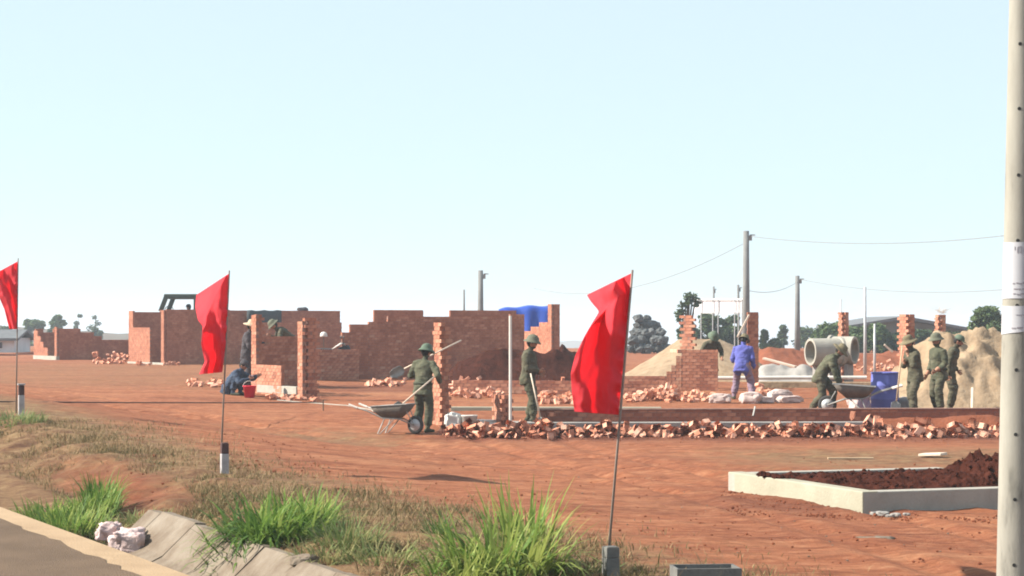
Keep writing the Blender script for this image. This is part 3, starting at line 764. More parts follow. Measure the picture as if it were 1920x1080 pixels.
# ------------------------------------------------------------------ loose bricks
VAR = [brick_mesh(M['rubble'], BL, 'loose_brick', True) for _ in range(2)] + [brick_mesh(M['rubble'], BL, 'loose_brick', True, 0.03)] + \
      [brick_mesh(M['rubble'], 0.12, 'loose_brick', True, 0.04), brick_mesh(M['rubble'], 0.09, 'loose_brick', True, 0.03), brick_mesh(M['rubble'], 0.15, 'loose_brick', True, 0.04)]
loose_rest = []
def rubble(px0, px1, d, spread, hmax, count, label=None, group=None, lumps=None, flatness=0.5, sizes=(0.185, 0.185, 0.13, 0.1)):
    """bricks heaped in a band; those with a label are objects, the others are gathered into one"""
    for i in range(count):
        px = random.uniform(px0, px1); v = max(-1, min(1, random.gauss(0, 0.5)))
        dd = d + v * spread
        hh = hmax * (1 - abs(v)) * (0.25 + 0.75 * lumps(px)) if lumps else hmax * (1 - abs(v))
        p = gnd(px, dd); lay = random.random()
        z = p.z + 0.04 + lay * max(0, hh - 0.04)
        rx = random.gauss(0, flatness); ry = random.gauss(0, flatness)
        if random.random() < 0.12: ry += 1.4
        rot = Euler((rx, ry, random.uniform(0, 6.28)))
        m = random.choice(VAR)
        if label:
            o = bpy.data.objects.new('loose_brick', m); COL.objects.link(o)
            o.location = (p.x, dd, z); o.rotation_euler = rot; o.scale = (random.uniform(1.15, 1.35),) * 3; tag(o, label, 'brick', group)
        else:
            loose_rest.append((Vector((p.x, dd, z)), rot, random.choice(sizes)))
LW = lambda px: 0.35 + 0.65 * abs(math.sin(px * 0.0195 + 1.3)) * (0.6 + 0.4 * math.sin(px * 0.0083 + 0.4))
LW2 = lambda px: 0.35 + 0.4 * abs(math.sin(px * 0.017)) + 0.9 * math.exp(-((px - 1610) / 38) ** 2)
rubble(828, 1060, 41.5, 0.75, 0.40, 78, 'loose hollow red brick in the front rubble between wheelbarrow and shovel', 'front rubble beside the brick stump', LW)
rubble(1055, 1470, 41.7, 0.7, 0.42, 116, 'loose hollow red brick in the middle of the front rubble band', 'front rubble below the near flag', LW)
rubble(1470, 1880, 41.5, 0.7, 0.42, 106, 'loose hollow red brick in the front rubble nearest the concrete pole', 'front rubble below the blue barrel', LW2)
rubble(828, 1885, 41.45, 0.85, 0.16, 260, lumps=LW, sizes=(.05, .07, .04, .085)); rubble(828, 1885, 41.7, 0.6, 0.25, 120, lumps=LW)
rubble(1010, 1090, 51.5, 0.6, 0.28, 40); rubble(1175, 1300, 52.5, 0.8, 0.55, 110, lumps=lambda p: math.exp(-((p - 1245) / 38) ** 2))
rubble(1300, 1360, 52.5, 0.6, 0.25, 36); rubble(1415, 1445, 55, 0.5, 0.3, 22)
rubble(840, 945, 54, 1.0, 0.28, 60); rubble(845, 900, 58, 0.4, 0.45, 40); rubble(690, 760, 61, 0.7, 0.28, 34)
rubble(175, 240, 86, 0.9, 0.55, 50); rubble(352, 430, 58, 0.8, 0.2, 34); rubble(500, 600, 52.2, 0.4, 0.10, 26)
rubble(1000, 1070, 58, 0.6, 0.3, 26); rubble(1600, 1680, 80, 0.8, 0.4, 30); rubble(255, 340, 82.5, 0.3, 0.15, 14)
mb = MB(); tint = []
for p, rot, L in loose_rest:
    mb.box(p, (L, BT * 0.95 if L > .09 else L * .8, BH if L > .09 else L * .55), rot.to_matrix(), jit=0.008); tint += [random.uniform(-0.4, 0.5)] * 8
mb.c = tint
tag(mb.build('loose_bricks', M['rubble']), 'heaps of loose broken bricks between the foundations farther back', 'bricks', kind='stuff')
mb = MB()
for (p0, p1, d, sp, n) in ((820, 1900, 41.0, 1.3, 900), (1350, 1640, 25.4, 1.2, 350), (1350, 1870, 22.6, 0.5, 260), (200, 700, 27, 4.0, 160), (400, 1850, 30, 6, 260), (560, 1860, 20, 3, 260), (1360, 1700, 24, 1.2, 160)):
    for i in range(n):
        px = random.uniform(p0, p1); dd = d + random.gauss(0, sp * 0.5); q = gnd(px, dd); s = random.uniform(0.005, 0.018) * (1.6 if random.random() < 0.06 else 1)
        mb.ball(q + Vector((0, 0, s * 0.3)), (s, s * random.uniform(.7, 1.2), s * .7), 5, 3)
mp_ = MB()
for i in range(170):
    px = random.uniform(-20, 1870); dd = random.choice((random.uniform(16, 26), random.uniform(20, 41))); q = gnd(px, dd)
    if float(road_to(q.x, q.y)[1]) < -1.7: continue
    s_ = random.uniform(.004, .013); mp_.ball(q + Vector((0, 0, s_ * .6)), (s_ * 1.3, s_, s_ * .7), 5, 3)
tag(mp_.build('pebbles', M['lining']), 'pale pebbles and scraps scattered on the red earth', 'pebbles', kind='stuff')
tag(mb.build('soil_clods', M['red_soil']), 'scattered clods of red earth', 'clods', kind='stuff')

# ------------------------------------------------------------------ utility poles, wires, sign, buildings, trees
def near_pole():
    d = 14.0
    top = at(1921, -520, d); bot = at(1903, 1200, d); z0 = g1(bot.x, d) - 0.3
    root = thing('utility_pole', 'near round concrete utility pole with two paper notices at the picture edge', 'utility pole', (bot.x, d, g1(bot.x, d)))
    b0 = root.location.copy()
    def cen(z):
        k = (z - bot.z) / (top.z - bot.z); return Vector((bot.x + (top.x - bot.x) * k, d, z))
    def rad(z): return 0.124 - 0.0115 * (z - 0.4)
    mb = MB(); rings = []
    zs = [z0 + (7.6 - z0) * i / 40 for i in range(41)]
    mb.tube([cen(z) - b0 for z in zs], [rad(z) for z in zs], 40)
    mb.build('shaft', M['pole_concrete'], root, True)
    def onpole(a, z, dr=0.0):
        c = cen(z); r = rad(z) + dr
        return Vector((c.x + r * math.cos(a), c.y + r * math.sin(a), z)) - b0
    a0 = R(-108)
    for i, y in enumerate((-35, 85, 206, 330, 452, 573, 693, 813, 934, 1056)):
        z = CZ - (y - HY) * d / F; mb = MB()
        p = onpole(a0, z, -0.004); nrm = Vector((math.cos(a0), math.sin(a0), 0))
        mb.tube([p - nrm * 0.01, p + nrm * 0.0055], 0.012, 12); mb.build('bolt_hole', M['hole'], root)
    def patch(name, y1, y0, aa, ab, mat, dr, skew=0.0, par=None, nseg=30):
        mb = MB(); rings = []
        for i in range(nseg + 1):
            u = i / nseg; a = aa + (ab - aa) * u
            zt_ = CZ - (y1 - HY) * d / F; zb_ = CZ - (y0 + skew * (u - 0.5) - HY) * d / F
            rings.append([onpole(a, zb_ + (zt_ - zb_) * k / 3, dr) for k in range(4)])
        mb.loft(rings, False, False); o = mb.build(name, mat, root if par is None else par, False); solidify(o, 0.0012, 1.0); return o
    n1 = patch('paper_notice', 455, 560, R(-178), R(-66), M['paper'], 0.004)
    n2 = patch('paper_notice', 574, 624, R(-182), R(-58), M['paper'], 0.004, skew=-7)
    # faded print: heading strokes and three lines on the upper sheet, two lines on the lower one
    def ink(a_, b_, y1, y0, par): patch('print_line', y1, y0, a_, b_, M['ink'], 0.0062, par=par, nseg=4)
    for a_, b_, y1, y0 in ((-119, -117, 463, 470), (-110, -106.5, 465, 475), (-108, -105, 463, 465), (-101, -99.4, 464, 474), (-95, -93.6, 464, 474), (-101, -93.6, 462.5, 464.2), (-101, -93.6, 473.5, 475), (-85, -81, 462, 476)):
        ink(R(a_), R(b_), y1, y0, n1)
    for (a_, b_, y) in ((-124, -117, 531), (-112, -104, 530), (-101, -92, 531), (-90, -80, 530), (-120, -108, 541), (-105, -96, 541), (-92, -84, 541), (-122, -114, 550), (-110, -101, 551), (-98, -82, 550)):
        ink(R(a_), R(b_), y, y + 2.2, n1)
    for (a_, b_, y) in ((-112, -84, 590), (-126, -112, 614), (-108, -88, 613)):
        ink(R(a_), R(b_), y, y + (1.0 if y == 590 else 2.6), n2)
near_pole()

def far_pole(px, ytop, ybase, d, r, label, mat='far_pole', fit=True):
    p = at(px, ytop, d); b = at(px, ybase, d); b.z = min(b.z, g1(b.x, d)) - 0.2
    root = thing('utility_pole', label, 'utility pole', b, 0, 'distant utility poles')
    mb = MB(); h_ = p.z - b.z
    mb.tube([(0, 0, 0), (0, 0, h_ * 0.5), (0, 0, h_)], [r * 1.35, r * 1.15, r * 0.95], 12); mb.build('shaft', M[mat], root, True)
    if fit:
        mb = MB(); mb.box((r * 1.3, 0, h_ - 0.35), (r * 1.2, 0.08, 0.25)); mb.tube([(r * 1.2, 0, h_ - 0.2), (r * 3, 0, h_ - 0.2)], 0.03, 6); mb.build('insulator_bracket', M['steel'], root)
    return p
far_pole(1399, 433, 660, 105, 0.15, 'tallest distant grey utility pole, behind the white billboard')
far_pole(1495, 517, 660, 130, 0.14, 'grey utility pole between the billboard and the concrete pipes')
far_pole(901, 507, 660, 120, 0.15, 'grey utility pole rising behind the long dark house')
far_pole(870, 543, 660, 150, 0.07, 'thin short pole behind the long dark house', fit=False)
far_pole(1338, 537, 660, 150, 0.07, 'thin dark pole rising behind the billboard centre')
far_pole(1384, 534, 660, 150, 0.09, 'dark stub pole rising behind the right half of the billboard')
far_pole(1622, 538, 700, 75, 0.045, 'slender steel pole beside the soldier bent over the barrow', 'galv', False)
far_pole(1577, 561, 650, 68, 0.025, 'thin rod standing beside the slim ragged pillar', 'galv', False)
far_pole(1640, 607, 690, 70, 0.035, 'short thin post in front of the barn hedge', 'galv', False)
def wire(a, b, sag, label):
    mb = MB(); n = 20; pts = []
    for i in range(n + 1):
        u = i / n; p = a.lerp(b, u); p.z -= sag * 4 * u * (1 - u); pts.append(p)
    mb.tube(pts, 0.016, 5); tag(mb.build('overhead_wire', M['steel'], origin=a), label, 'wire')
wire(at(1405, 443, 105), at(1960, 432, 90), 0.45, 'highest overhead wire running right from the tallest distant pole')
wire(at(1500, 524, 130), at(1960, 535, 110), 0.55, 'lower overhead wire running right from the mid distance pole')
wire(at(1392, 458, 105), at(1000, 540, 150), 1.2, 'faint overhead wire running left from the tallest distant pole')
wire(at(1405, 545, 105), at(1496, 528, 130), 0.3, 'short sagging wire between the two distant poles')

# billboard seen from behind
bb = thing('billboard', 'white billboard on thin steel legs beyond the half built wall', 'billboard', gnd(1348, 125))
bo = Vector(bb.location)
def bpt(px, py): return at(px, py, 126.2 - 2.4 * (px - 1300) / 97) - bo
mb = MB()
c = (bpt(1300, 560) + bpt(1397, 590)) / 2; s = bpt(1397, 560) - bpt(1300, 590)
for i in range(4):
    px0 = 1300 + 97 * i / 4; px1 = 1300 + 97 * (i + 1) / 4
    m2 = MB(); c = (bpt(px0, 560) + bpt(px1, 588)) / 2; m2.bar(bpt(px0 + .3, 574), bpt(px1 - .3, 574), 0.05, 28 * 125 / F); m2.build('panel', M['sign_white'], bb)
for px in (1314, 1336, 1346, 1377, 1384, 1391):
    m2 = MB(); a = bpt(px, 561); a.y -= 0.12; b = Vector((a.x, a.y, -0.2)); m2.tube([b, a], 0.03, 6); m2.build('leg', M['galv'], bb)
for y in (563, 587):
    m2 = MB(); a = bpt(1299, y); b = bpt(1398, y); a.y -= 0.07; b.y -= 0.07; m2.bar(a, b, 0.05, 0.05); m2.build('rail', M['galv'], bb)

# barn
d = 150
br = thing('barn', 'low wide grey gabled barn behind the pillars and hedge', 'barn', gnd(1700, d)); bo = Vector(br.location)
x0, xm, x1 = ((q - 960) * d / F - bo.x for q in (1585, 1693, 1860))
ze0 = CZ - (612 - HY) * d / F - bo.z; zm = CZ - (594 - HY) * d / F - bo.z; ze1 = CZ - (624 - HY) * d / F - bo.z
mb = MB(); rings = [[Vector((x0 + .3, 0, -.5)), Vector((x1 - .3, 0, -.5)), Vector((x1 - .3, 0, ze1 - .15)), Vector((xm, 0, zm - .2)), Vector((x0 + .3, 0, ze0 - .15))]]
rings.append([p + Vector((0, 14, 0)) for p in rings[0]]); mb.loft(rings); mb.build('wall', M['barn_wall'], br)
mb = MB(); prof = [Vector((x0, 0, ze0)), Vector((xm, 0, zm)), Vector((x1, 0, ze1))]
vs = [p + Vector((0, y, dz)) for y in (-.8, 14.5) for dz in (-.16, .05) for p in prof]
mb.add(vs, [(3, 4, 10, 9), (4, 5, 11, 10), (0, 6, 7, 1), (1, 7, 8, 2), (0, 1, 4, 3), (1, 2, 5, 4), (6, 9, 10, 7), (7, 10, 11, 8), (0, 3, 9, 6), (2, 8, 11, 5)])
rf = mb.build('roof', M['roof_grey'], br)
for k, px in enumerate((1640, 1740, 1800)):
    q = (px - 960) * d / F - bo.x; m2 = MB(); m2.box((q, -0.03, 0.7), (0.9, 0.08, 0.7)); m2.build('window', M['glass'], br)

# small far houses at the left edge
def far_house(px0, px1, d, ywall, ytop, label, wall='house_white'):
    b = gnd((px0 + px1) / 2, d); r = thing('far_house', label, 'house', b)
    hw = (px1 - px0) * d / F / 2; zw = CZ - (ywall - HY) * d / F - b.z; zr_ = CZ - (ytop - HY) * d / F - b.z
    mb = MB(); mb.box((0, 2, zw / 2 - .3), (2 * hw, 4, zw + .6)); mb.build('wall', M[wall], r)
    mb = MB(); vs = [Vector((sx * (hw + .3), y, z)) for sx in (-1, 1) for y, z in ((-.4, zw), (2, zr_), (4.4, zw))]
    vs += [p - Vector((0, 0, .15)) for p in vs]
    mb.add(vs, [(0, 1, 4, 3), (1, 2, 5, 4), (6, 9, 10, 7), (7, 10, 11, 8), (0, 3, 9, 6), (2, 8, 11, 5), (0, 6, 7, 1), (1, 7, 8, 2), (3, 4, 10, 9), (4, 5, 11, 10)]); mb.build('roof', M['roof_grey'], r)
    for k, q in enumerate((-0.5, 0.35)):
        m2 = MB(); m2.box((q * hw, -0.03, zw * .5), (hw * .35, .08, zw * .4)); m2.build('window', M['glass'], r)
far_house(-70, 27, 122, 634, 618, 'small white walled house at the left picture edge')
h = House('brick_wall', 'low dark brick wall below the white house at the picture edge', 'wall', gnd(0, 108))
h.panel((-60, 108), (32, 108.5), [(-60, 32, 663)], front=2); h.finish(0)
h = House('brick_wall', 'low grey block wall behind the farthest roofless house', 'wall', gnd(50, 112))
h.panel((28, 112), (66, 112.5), [(28, 66, 660)], front=2); h.finish(0)

def blades(mb, tint, n, base_fn, length, width, lean, seg=4, tints=(-.4, .5), droop=1.0):
    for i in range(n):
        b, out = base_fn(); L = random.uniform(*length); wd = random.uniform(*width)
        az = out if out is not None else random.uniform(0, 6.28)
        az += random.gauss(0, 0.7); l0 = random.uniform(*lean)
        d_ = Vector((math.cos(az), math.sin(az), 0)); side = Vector((-d_.y, d_.x, 0)); a = l0 * 0.35; p = Vector(b); pts = []
        da = random.uniform(0.4, 1.3) * droop * l0 / seg * 1.6
        for k in range(seg + 1):
            u = k / seg; wk = wd * (0.55 + 0.45 * min(1, u * 3)) * (1 - u ** 2.2) + 0.0008
            pts.append((p - side * wk, p + side * wk)); p = p + (d_ * math.sin(a) + Vector((0, 0, 1)) * math.cos(a)) * (L / seg); a += da
        s = len(mb.v); tn = random.uniform(*tints)
        for q in pts: mb.v.extend([tuple(q[0]), tuple(q[1])]); tint.extend([tn, tn])
        for k in range(seg): mb.f.append((s + 2 * k, s + 2 * k + 1, s + 2 * k + 3, s + 2 * k + 2)); mb.m.append(0)

def leaf_crown(mb, tint, clumps, n, size):
    for i in range(n):
        c, r = random.choice(clumps)
        v = Vector((random.gauss(0, 1), random.gauss(0, 1), random.gauss(0, 1))).normalized() * (random.random() ** 0.45)
        p = Vector(c) + Vector((v.x * r[0], v.y * r[1], v.z * r[2])); s = size * random.uniform(0.6, 1.3)
        a = Vector((random.gauss(0, 1), random.gauss(0, 1), random.gauss(0, .7))).normalized(); b = a.orthogonal().normalized()
        k = len(mb.v); tn = random.uniform(-.4, .5)
        mb.v.extend([tuple(p - a * s), tuple(p + b * s * .45), tuple(p + a * s), tuple(p - b * s * .45)]); tint.extend([tn] * 4)
        mb.f.append((k, k + 1, k + 2, k + 3)); mb.m.append(0)
def tree(name, label, px, d, ytop, halfw, mat='leaf', n=900, size=0.16, crown_from=0.3, clump=9, shape='round', cat='tree', trunk=0.12, group=None):
    b = gnd(px, d); r = thing(name, label, cat, b, 0, group); H = CZ - (ytop - HY) * d / F - b.z; W = halfw * d / F
    mb = MB(); bend = random.uniform(-.06, .06) * H
    mb.tube([(0, 0, -.3), (bend * .4, 0, H * .35), (bend, 0, H * .85)], [trunk * 1.2, trunk, trunk * .3], 8)
    for k in range(5):
        z = H * random.uniform(.3, .6); a = random.uniform(0, 6.28)
        mb.tube([(bend * .6, 0, z), (math.cos(a) * W * .6, math.sin(a) * W * .6, z + H * .22)], [trunk * .5, trunk * .15], 5)
    mb.build('trunk', M['bark'], r)
    cl = []
    for k in range(clump):
        u = random.random()
        if shape == 'cone': zz = H * (crown_from + (1 - crown_from) * u); rr = W * (1.05 - u) * .8
        else: zz = H * (crown_from + (0.94 - crown_from) * u); rr = W * math.sqrt(max(0.05, 1 - (2 * u - 1) ** 2)) * .75
        a = random.uniform(0, 6.28); q = random.random() ** .5
        s = W * random.uniform(.25, .45) * (0.7 if shape == 'cone' else 1)
        cl.append(((bend + math.cos(a) * rr * q, math.sin(a) * rr * q, min(zz, H - s * .7)), (s, s, s * random.uniform(.6, .9))))
    mb = MB(); tint = []; leaf_crown(mb, tint, cl, n, size); mb.c = tint; mb.build('crown', M[mat], r)
    return r
tree('leafy_tree', 'small round lone tree on the far skyline left of the tall house', 145, 300, 579, 12, n=1100, size=.2, crown_from=.42, trunk=.09)
tree('leafy_tree', 'thin sparse tree on the far skyline beside the lone round tree', 181, 300, 588, 17, n=420, size=.2, crown_from=.5, trunk=.06)
for i, (px, y, hw, lab) in enumerate(((70, 594, 30, 'broad bushy tree behind the farthest roofless house'), (102, 590, 26, 'pale green bushy tree right of the broad one on the skyline'), (53, 594, 12, 'small dark pointed tree on the left skyline'), (183, 612, 14, 'low dark bush below the sparse skyline tree'), (10, 612, 20, 'low bush behind the white far house'))):
    tree('leafy_tree', lab, px, 240, y, hw, 'leaf2' if i < 2 else 'leaf', n=2200, size=.26, crown_from=.05, clump=24)
for px, y, hw, d, sh, lab in ((1290, 602, 20, 135, 'round', 'dark tree at the left end of the billboard'), (1330, 588, 36, 140, 'round', 'dark spreading tree under the billboard left half'), (1368, 588, 36, 145, 'round', 'dark tree under the billboard right half'), (1433, 620, 13, 150, 'cone', 'small dark conifer right of the tall square pillar'), (1451, 636, 12, 150, 'round', 'small bush beside the dark conifer'),
                              (1470, 610, 20, 190, 'cone', 'pointed conifer between the two distant poles'), (1515, 612, 34, 190, 'round', 'thin grey tree left of the barn hedge'), (1560, 606, 40, 135, 'round', 'rounded green hedge tree behind the concrete pipes'), (1605, 611, 38, 132, 'round', 'green hedge tree before the barn gable left end'), (1650, 606, 32, 130, 'round', 'tall light green hedge tree before the barn'),
                              (1730, 620, 36, 132, 'round', 'dark hedge tree before the barn right half'), (1790, 623, 38, 132, 'round', 'dark hedge tree behind the big sand heap'), (1858, 574, 42, 110, 'round', 'leafy tree rising beside the near concrete pole'), (1690, 622, 34, 130, 'round', 'low hedge bush behind the broad pillar')):
    tree('conifer' if sh == 'cone' else 'leafy_tree', lab, px, d, y, hw, 'leaf2' if px in (1560, 1650, 1858, 1605) else 'leaf', n=5000 if px == 1858 else 3000 if d < 160 else 1200, size=.17, crown_from=.05 if px > 1420 or px in (1330, 1368) else .25, clump=60 if px == 1858 else 30, shape=sh, trunk=.08)
# tall sparse plant left of the billboard
r = thing('leafy_tree', 'tall thin tufted tree standing left of the billboard', 'tree', gnd(1288, 112)); bo = Vector(r.location)
stems = [(1289, 556), (1293, 553), (1285, 575), (1298, 560), (1279, 572), (1305, 557), (1272, 590)]
mb = MB(); cl = []
for px, y in stems:
    e = at(px, y, 112) - bo; mb.tube([(0, 0, -.2), (e.x * .4, 0, e.z * .5), e], [.09, .06, .03], 6); cl.append((e, (.24, .24, .2))); cl.append((e * .93 + Vector((random.uniform(-.2, .2), 0, -.1)), (.2, .2, .16)))
mb.build('trunk', M['bark'], r); mb = MB(); tint = []; leaf_crown(mb, tint, cl, 420, .13); mb.c = tint; mb.build('crown', M['leaf'], r)
# twigs on the pillar
r = thing('twig_bundle', 'dry twigs lying on the pillar top behind the two soldiers', 'twigs', at(1764, 589, 64)); mb = MB()
for k in range(26):
    a = random.uniform(0, 6.28); l = random.uniform(.12, .3); c = Vector((random.uniform(-.1, .1), random.uniform(-.04, .04), random.uniform(0.0, .1)))
    mb.tube([c, c + Vector((math.cos(a) * l, math.sin(a) * .06, random.uniform(-.02, .16)))], .006, 4)
mb.build('twig_mass', M['pale_wood'], r)
# grey boulders
k = 0
for row, (n, z) in enumerate(((9, .25), (8, .75), (6, 1.2), (4, 1.65), (2, 2.05))):
    for i in range(n):
        px = 1178 + (78 - row * 12) * (i + .5) / n + row * (5 if row < 4 else 3) ; dd = 128 + random.uniform(-.8, .8) + row * .3; b = gnd(px, dd); mb = MB(); s = random.uniform(.27, .4)
        mb.ball((0, 0, 0), (s, s * .9, s * .8), 10, 7, wob=.45, seed=k); k += 1
        o = mb.build('grey_boulder', M['stone_grey'], smooth=False); o.location = b + Vector((0, 0, z + .05)); o.rotation_euler = (0, 0, random.uniform(0, 6))
        tag(o, 'dark grey boulder in the heap beyond the near flag', 'boulder', 'grey boulder heap')

# ------------------------------------------------------------------ flags and marker posts
def flag(label, pole_top, pole_bot, d, edge_r, edge_l, folds, seed, flap=None):
    b = at(pole_bot[0], pole_bot[1], d); r = thing('red_flag', label, 'flag', b, 0, 'red flags along the road'); 
    mb = MB(); mb.tube([Vector((0, 0, -.15)), at(*pole_top, d) - b], [.011, .009], 8); mb.build('pole', M['flag_pole'], r, True)
    NV, NU = 64, 34; rv = np.linspace(0, 1, len(edge_r)); lv = np.linspace(0, 1, len(edge_l))
    def interp(e, vv, v): return (np.interp(v, vv, [q[0] for q in e]), np.interp(v, vv, [q[1] for q in e]))
    def ev(e): return [q[2] for q in e]
    rings = []
    for i in range(NV + 1):
        v = i / NV; a = interp(edge_r, ev(edge_r), v); c = interp(edge_l, ev(edge_l), v); ring = []
        for j in range(NU + 1):
            u = j / NU; px = a[0] + (c[0] - a[0]) * u; py = a[1] + (c[1] - a[1]) * u
            amp = min(1, u * 4) * .085
            dy = amp * (math.sin(u * folds * math.pi * 2 + v * 3.1 + seed) + .5 * math.sin(u * folds * 4.7 + v * 8 + seed * 2)) + .05 * min(1, u * 4) * noise.noise(Vector((u * 3, v * 5, seed)))
            dy += .045 * math.exp(-(u / .16) ** 2) * math.sin(v * 38 + u * 9 + seed) * (v > .3) + .03 * noise.noise(Vector((u * 5 - v * 4, v * 4 + u * 3, seed * 3))) + .014 * noise.noise(Vector((u * 14 + v * 6, v * 12, seed * 5)))
            if flap:      # upper free corner swings away from the camera
                fl = flap[0] * max(0.0, (u - v * flap[1] - flap[2])) ; dy += fl
            dy -= .12 * math.sin(math.pi * min(1, v * 1.05)) * u
            ring.append(at(px, py, d + dy) - b)
        rings.append(ring)
    mb = MB(); mb.loft(rings, False, False); o = mb.build('cloth', M['flag'], r, True); solidify(o, .003)
    m = o.modifiers.new('s', 'SUBSURF'); m.levels = 1; m.render_levels = 1
    return r
flag('red flag on a thin leaning pole nearest the camera', (1186, 506), (1133, 1095), 16.8,
     [(1184, 512, 0), (1176, 600, .33), (1168, 690, .66), (1160, 778, 1)],
     [(1100, 553, 0), (1108, 566, .05), (1124, 584, .10), (1112, 603, .18), (1095, 632, .30), (1078, 668, .44), (1070, 700, .58), (1072, 735, .78), (1077, 772, 1)], 1.6, .4, (1.5, 3.0, .35))
flag('red flag on a thin pole before the tall brick house', (430, 507), (412, 890), 25.6,
     [(429, 513, 0), (427, 580, .35), (424, 640, .7), (417, 698, 1)],
     [(368, 553, 0), (366, 575, .12), (371, 600, .28), (380, 612, .36), (377, 645, .6), (384, 678, .85), (373, 702, 1)], 1.2, 2.2, (1.6, 2.2, .1))
flag('partly visible red flag at the left picture edge', (34, 484), (30, 778), 33.3,
     [(33, 490, 0), (33, 540, .4), (33, 600, .9), (32, 617, 1)],
     [(-22, 520, 0), (-16, 535, .15), (-4, 552, .35), (8, 580, .65), (14, 604, .9), (18, 617, 1)], 1.3, 4.1)
def marker(px, ytop, d, kind, label):
    b = gnd(px, d); r = thing('marker_post', label, 'marker post', b, R(20), 'road marker posts')
    H = CZ - (ytop - HY) * d / F - b.z; w_ = .09 if kind != 'grey' else .11
    mb = MB(); mb.box((0, 0, H * .33 - .1), (w_, w_, H * .66 + .2)); o = mb.build('shaft', M['white_paint' if kind != 'grey' else 'grey_post'], r); bevel(o, .008)
    mb = MB(); mb.box((0, 0, H * .82), (w_ - .003, w_ - .003, H * .32 - .002)); mb.box((0, 0, H * .985), (w_ * .8, w_ * .8, H * .03)); o = mb.build('cap', M['dark_paint' if kind != 'grey' else 'grey_post'], r); bevel(o, .008)
    if kind == 'white_top':
        mb = MB(); mb.box((0, 0, H + .012), (w_ + .02, w_ + .02, .022)); mb.build('top_plate', M['white_paint'], r)
marker(40, 722, 33.0, 'white_top', 'white marker post with dark band and pale top beside the leftmost flag')
marker(421, 830, 25.2, 'dark', 'white marker post with dark brown head beside the second flag')
marker(1145, 1024, 16.6, 'grey', 'dark grey marker post beside the nearest flag pole')

# ------------------------------------------------------------------ grass
def clump(px, py, d, rx, ry, n, length, width, lean, mat, label, tints=(-.4, .5), droop=1.0, dz=0):
    x = (px - 960) * d / F; b = Vector((x, d, g1(x, d) + dz)); mb = MB(); tint = []
    def bf():
        a = random.uniform(0, 6.28); q = random.random() ** .6; px_, py_ = rx * q * math.cos(a), ry * q * math.sin(a)
        return Vector((px_, py_, g1(x + px_, d + py_) + dz - b.z - .03)), math.atan2(py_ / ry, px_ / rx)
    blades(mb, tint, n, bf, length, width, lean, 5, tints, droop); mb.c = tint
    o = mb.build('grass_clump', M[mat]); o.location = b; tag(o, label, 'grass')
clump(500, 0, 18.9, .50, .55, 680, (.26, .62), (.009, .019), (.5, 2.2), 'green_blade', 'large dense green grass clump spilling over the ditch lining', (-.5, .25))
clump(565, 0, 19.6, .28, .4, 300, (.28, .55), (.008, .016), (.3, 1.4), 'green_blade', 'bright upright green grass clump at the right end of the large clump', (-.3, .45))
clump(945, 0, 16.6, .44, .35, 330, (.25, .72), (.010, .021), (.25, 1.7), 'green_blade', 'tall bright green grass clump at the bottom picture edge left of the near flag pole', (-.15, .6))
clump(985, 0, 17.2, .24, .3, 110, (.45, .85), (.010, .018), (.15, .9), 'green_blade', 'tall upright pale green grass blades behind the bottom clump', (.0, .65))
clump(860, 0, 16.2, .28, .25, 130, (.25, .5), (.007, .013), (.4, 1.6), 'green_blade', 'short arching yellow green clump at the bottom picture edge', (.0, .7))
clump(655, 0, 18.2, .28, .35, 420, (.16, .40), (.005, .009), (.3, 1.5), 'dull_blade', 'dull olive tussock between the large clump and the tall clump')
clump(820, 0, 19.2, .10, .12, 110, (.15, .36), (.004, .007), (.3, 1.3), 'dull_blade', 'small dark tuft on the red ground left of the tall clump', (-.5, -.1))
clump(190, 0, 23.5, .17, .3, 240, (.2, .52), (.005, .010), (.3, 1.2), 'green_blade', 'upright green tuft on the bank beyond the road strip', (-.5, .1))
clump(140, 0, 21.8, .38, .5, 520, (.15, .38), (.005, .010), (.4, 1.7), 'green_blade', 'spreading green grass along the ditch at the left', (-.4, .4))
clump(95, 0, 22.6, .35, .4, 420, (.15, .36), (.006, .012), (.4, 1.8), 'green_blade', 'low green grass in the ditch nearest the left picture edge', (-.3, .5))
clump(178, 0, 22.9, .25, .3, 330, (.18, .42), (.006, .012), (.4, 1.7), 'green_blade', 'bushy green grass below the upright tuft on the bank', (-.4, .3))
clump(265, 0, 22.0, .3, .3, 260, (.1, .24), (.005, .010), (.4, 1.7), 'dull_blade', 'thin yellow green grass above the crumpled pale bag', (-.1, .6))
clump(205, 0, 21.2, .28, .3, 300, (.12, .3), (.005, .009), (.4, 1.7), 'dull_blade', 'low yellowish grass in the ditch beside the litter', (-.1, .6))
clump(20, 0, 31.5, .5, .8, 500, (.12, .3), (.005, .010), (.4, 1.6), 'dull_blade', 'low green grass around the leftmost marker post', (-.4, .3))
clump(720, 0, 17.4, .35, .35, 300, (.1, .28), (.005, .010), (.4, 1.8), 'dull_blade', 'ragged low weeds between the olive tussock and the tall clump', (-.2, .6))
clump(610, 0, 17.6, .25, .3, 240, (.1, .26), (.004, .009), (.4, 1.8), 'dull_blade', 'low weeds along the ditch lining below the large clump', (-.2, .6))
clump(930, 0, 16.9, .5, .35, 150, (.25, .6), (.004, .009), (.2, 1.6), 'dull_blade', 'dry bent straw blades mixed into the tall bottom clump', (.3, .9))
clump(1080, 0, 16.8, .35, .3, 160, (.1, .26), (.004, .008), (.4, 1.6), 'dull_blade', 'thin low grass left of the dark grey marker post', (-.2, .6))
mb = MB(); tint = []
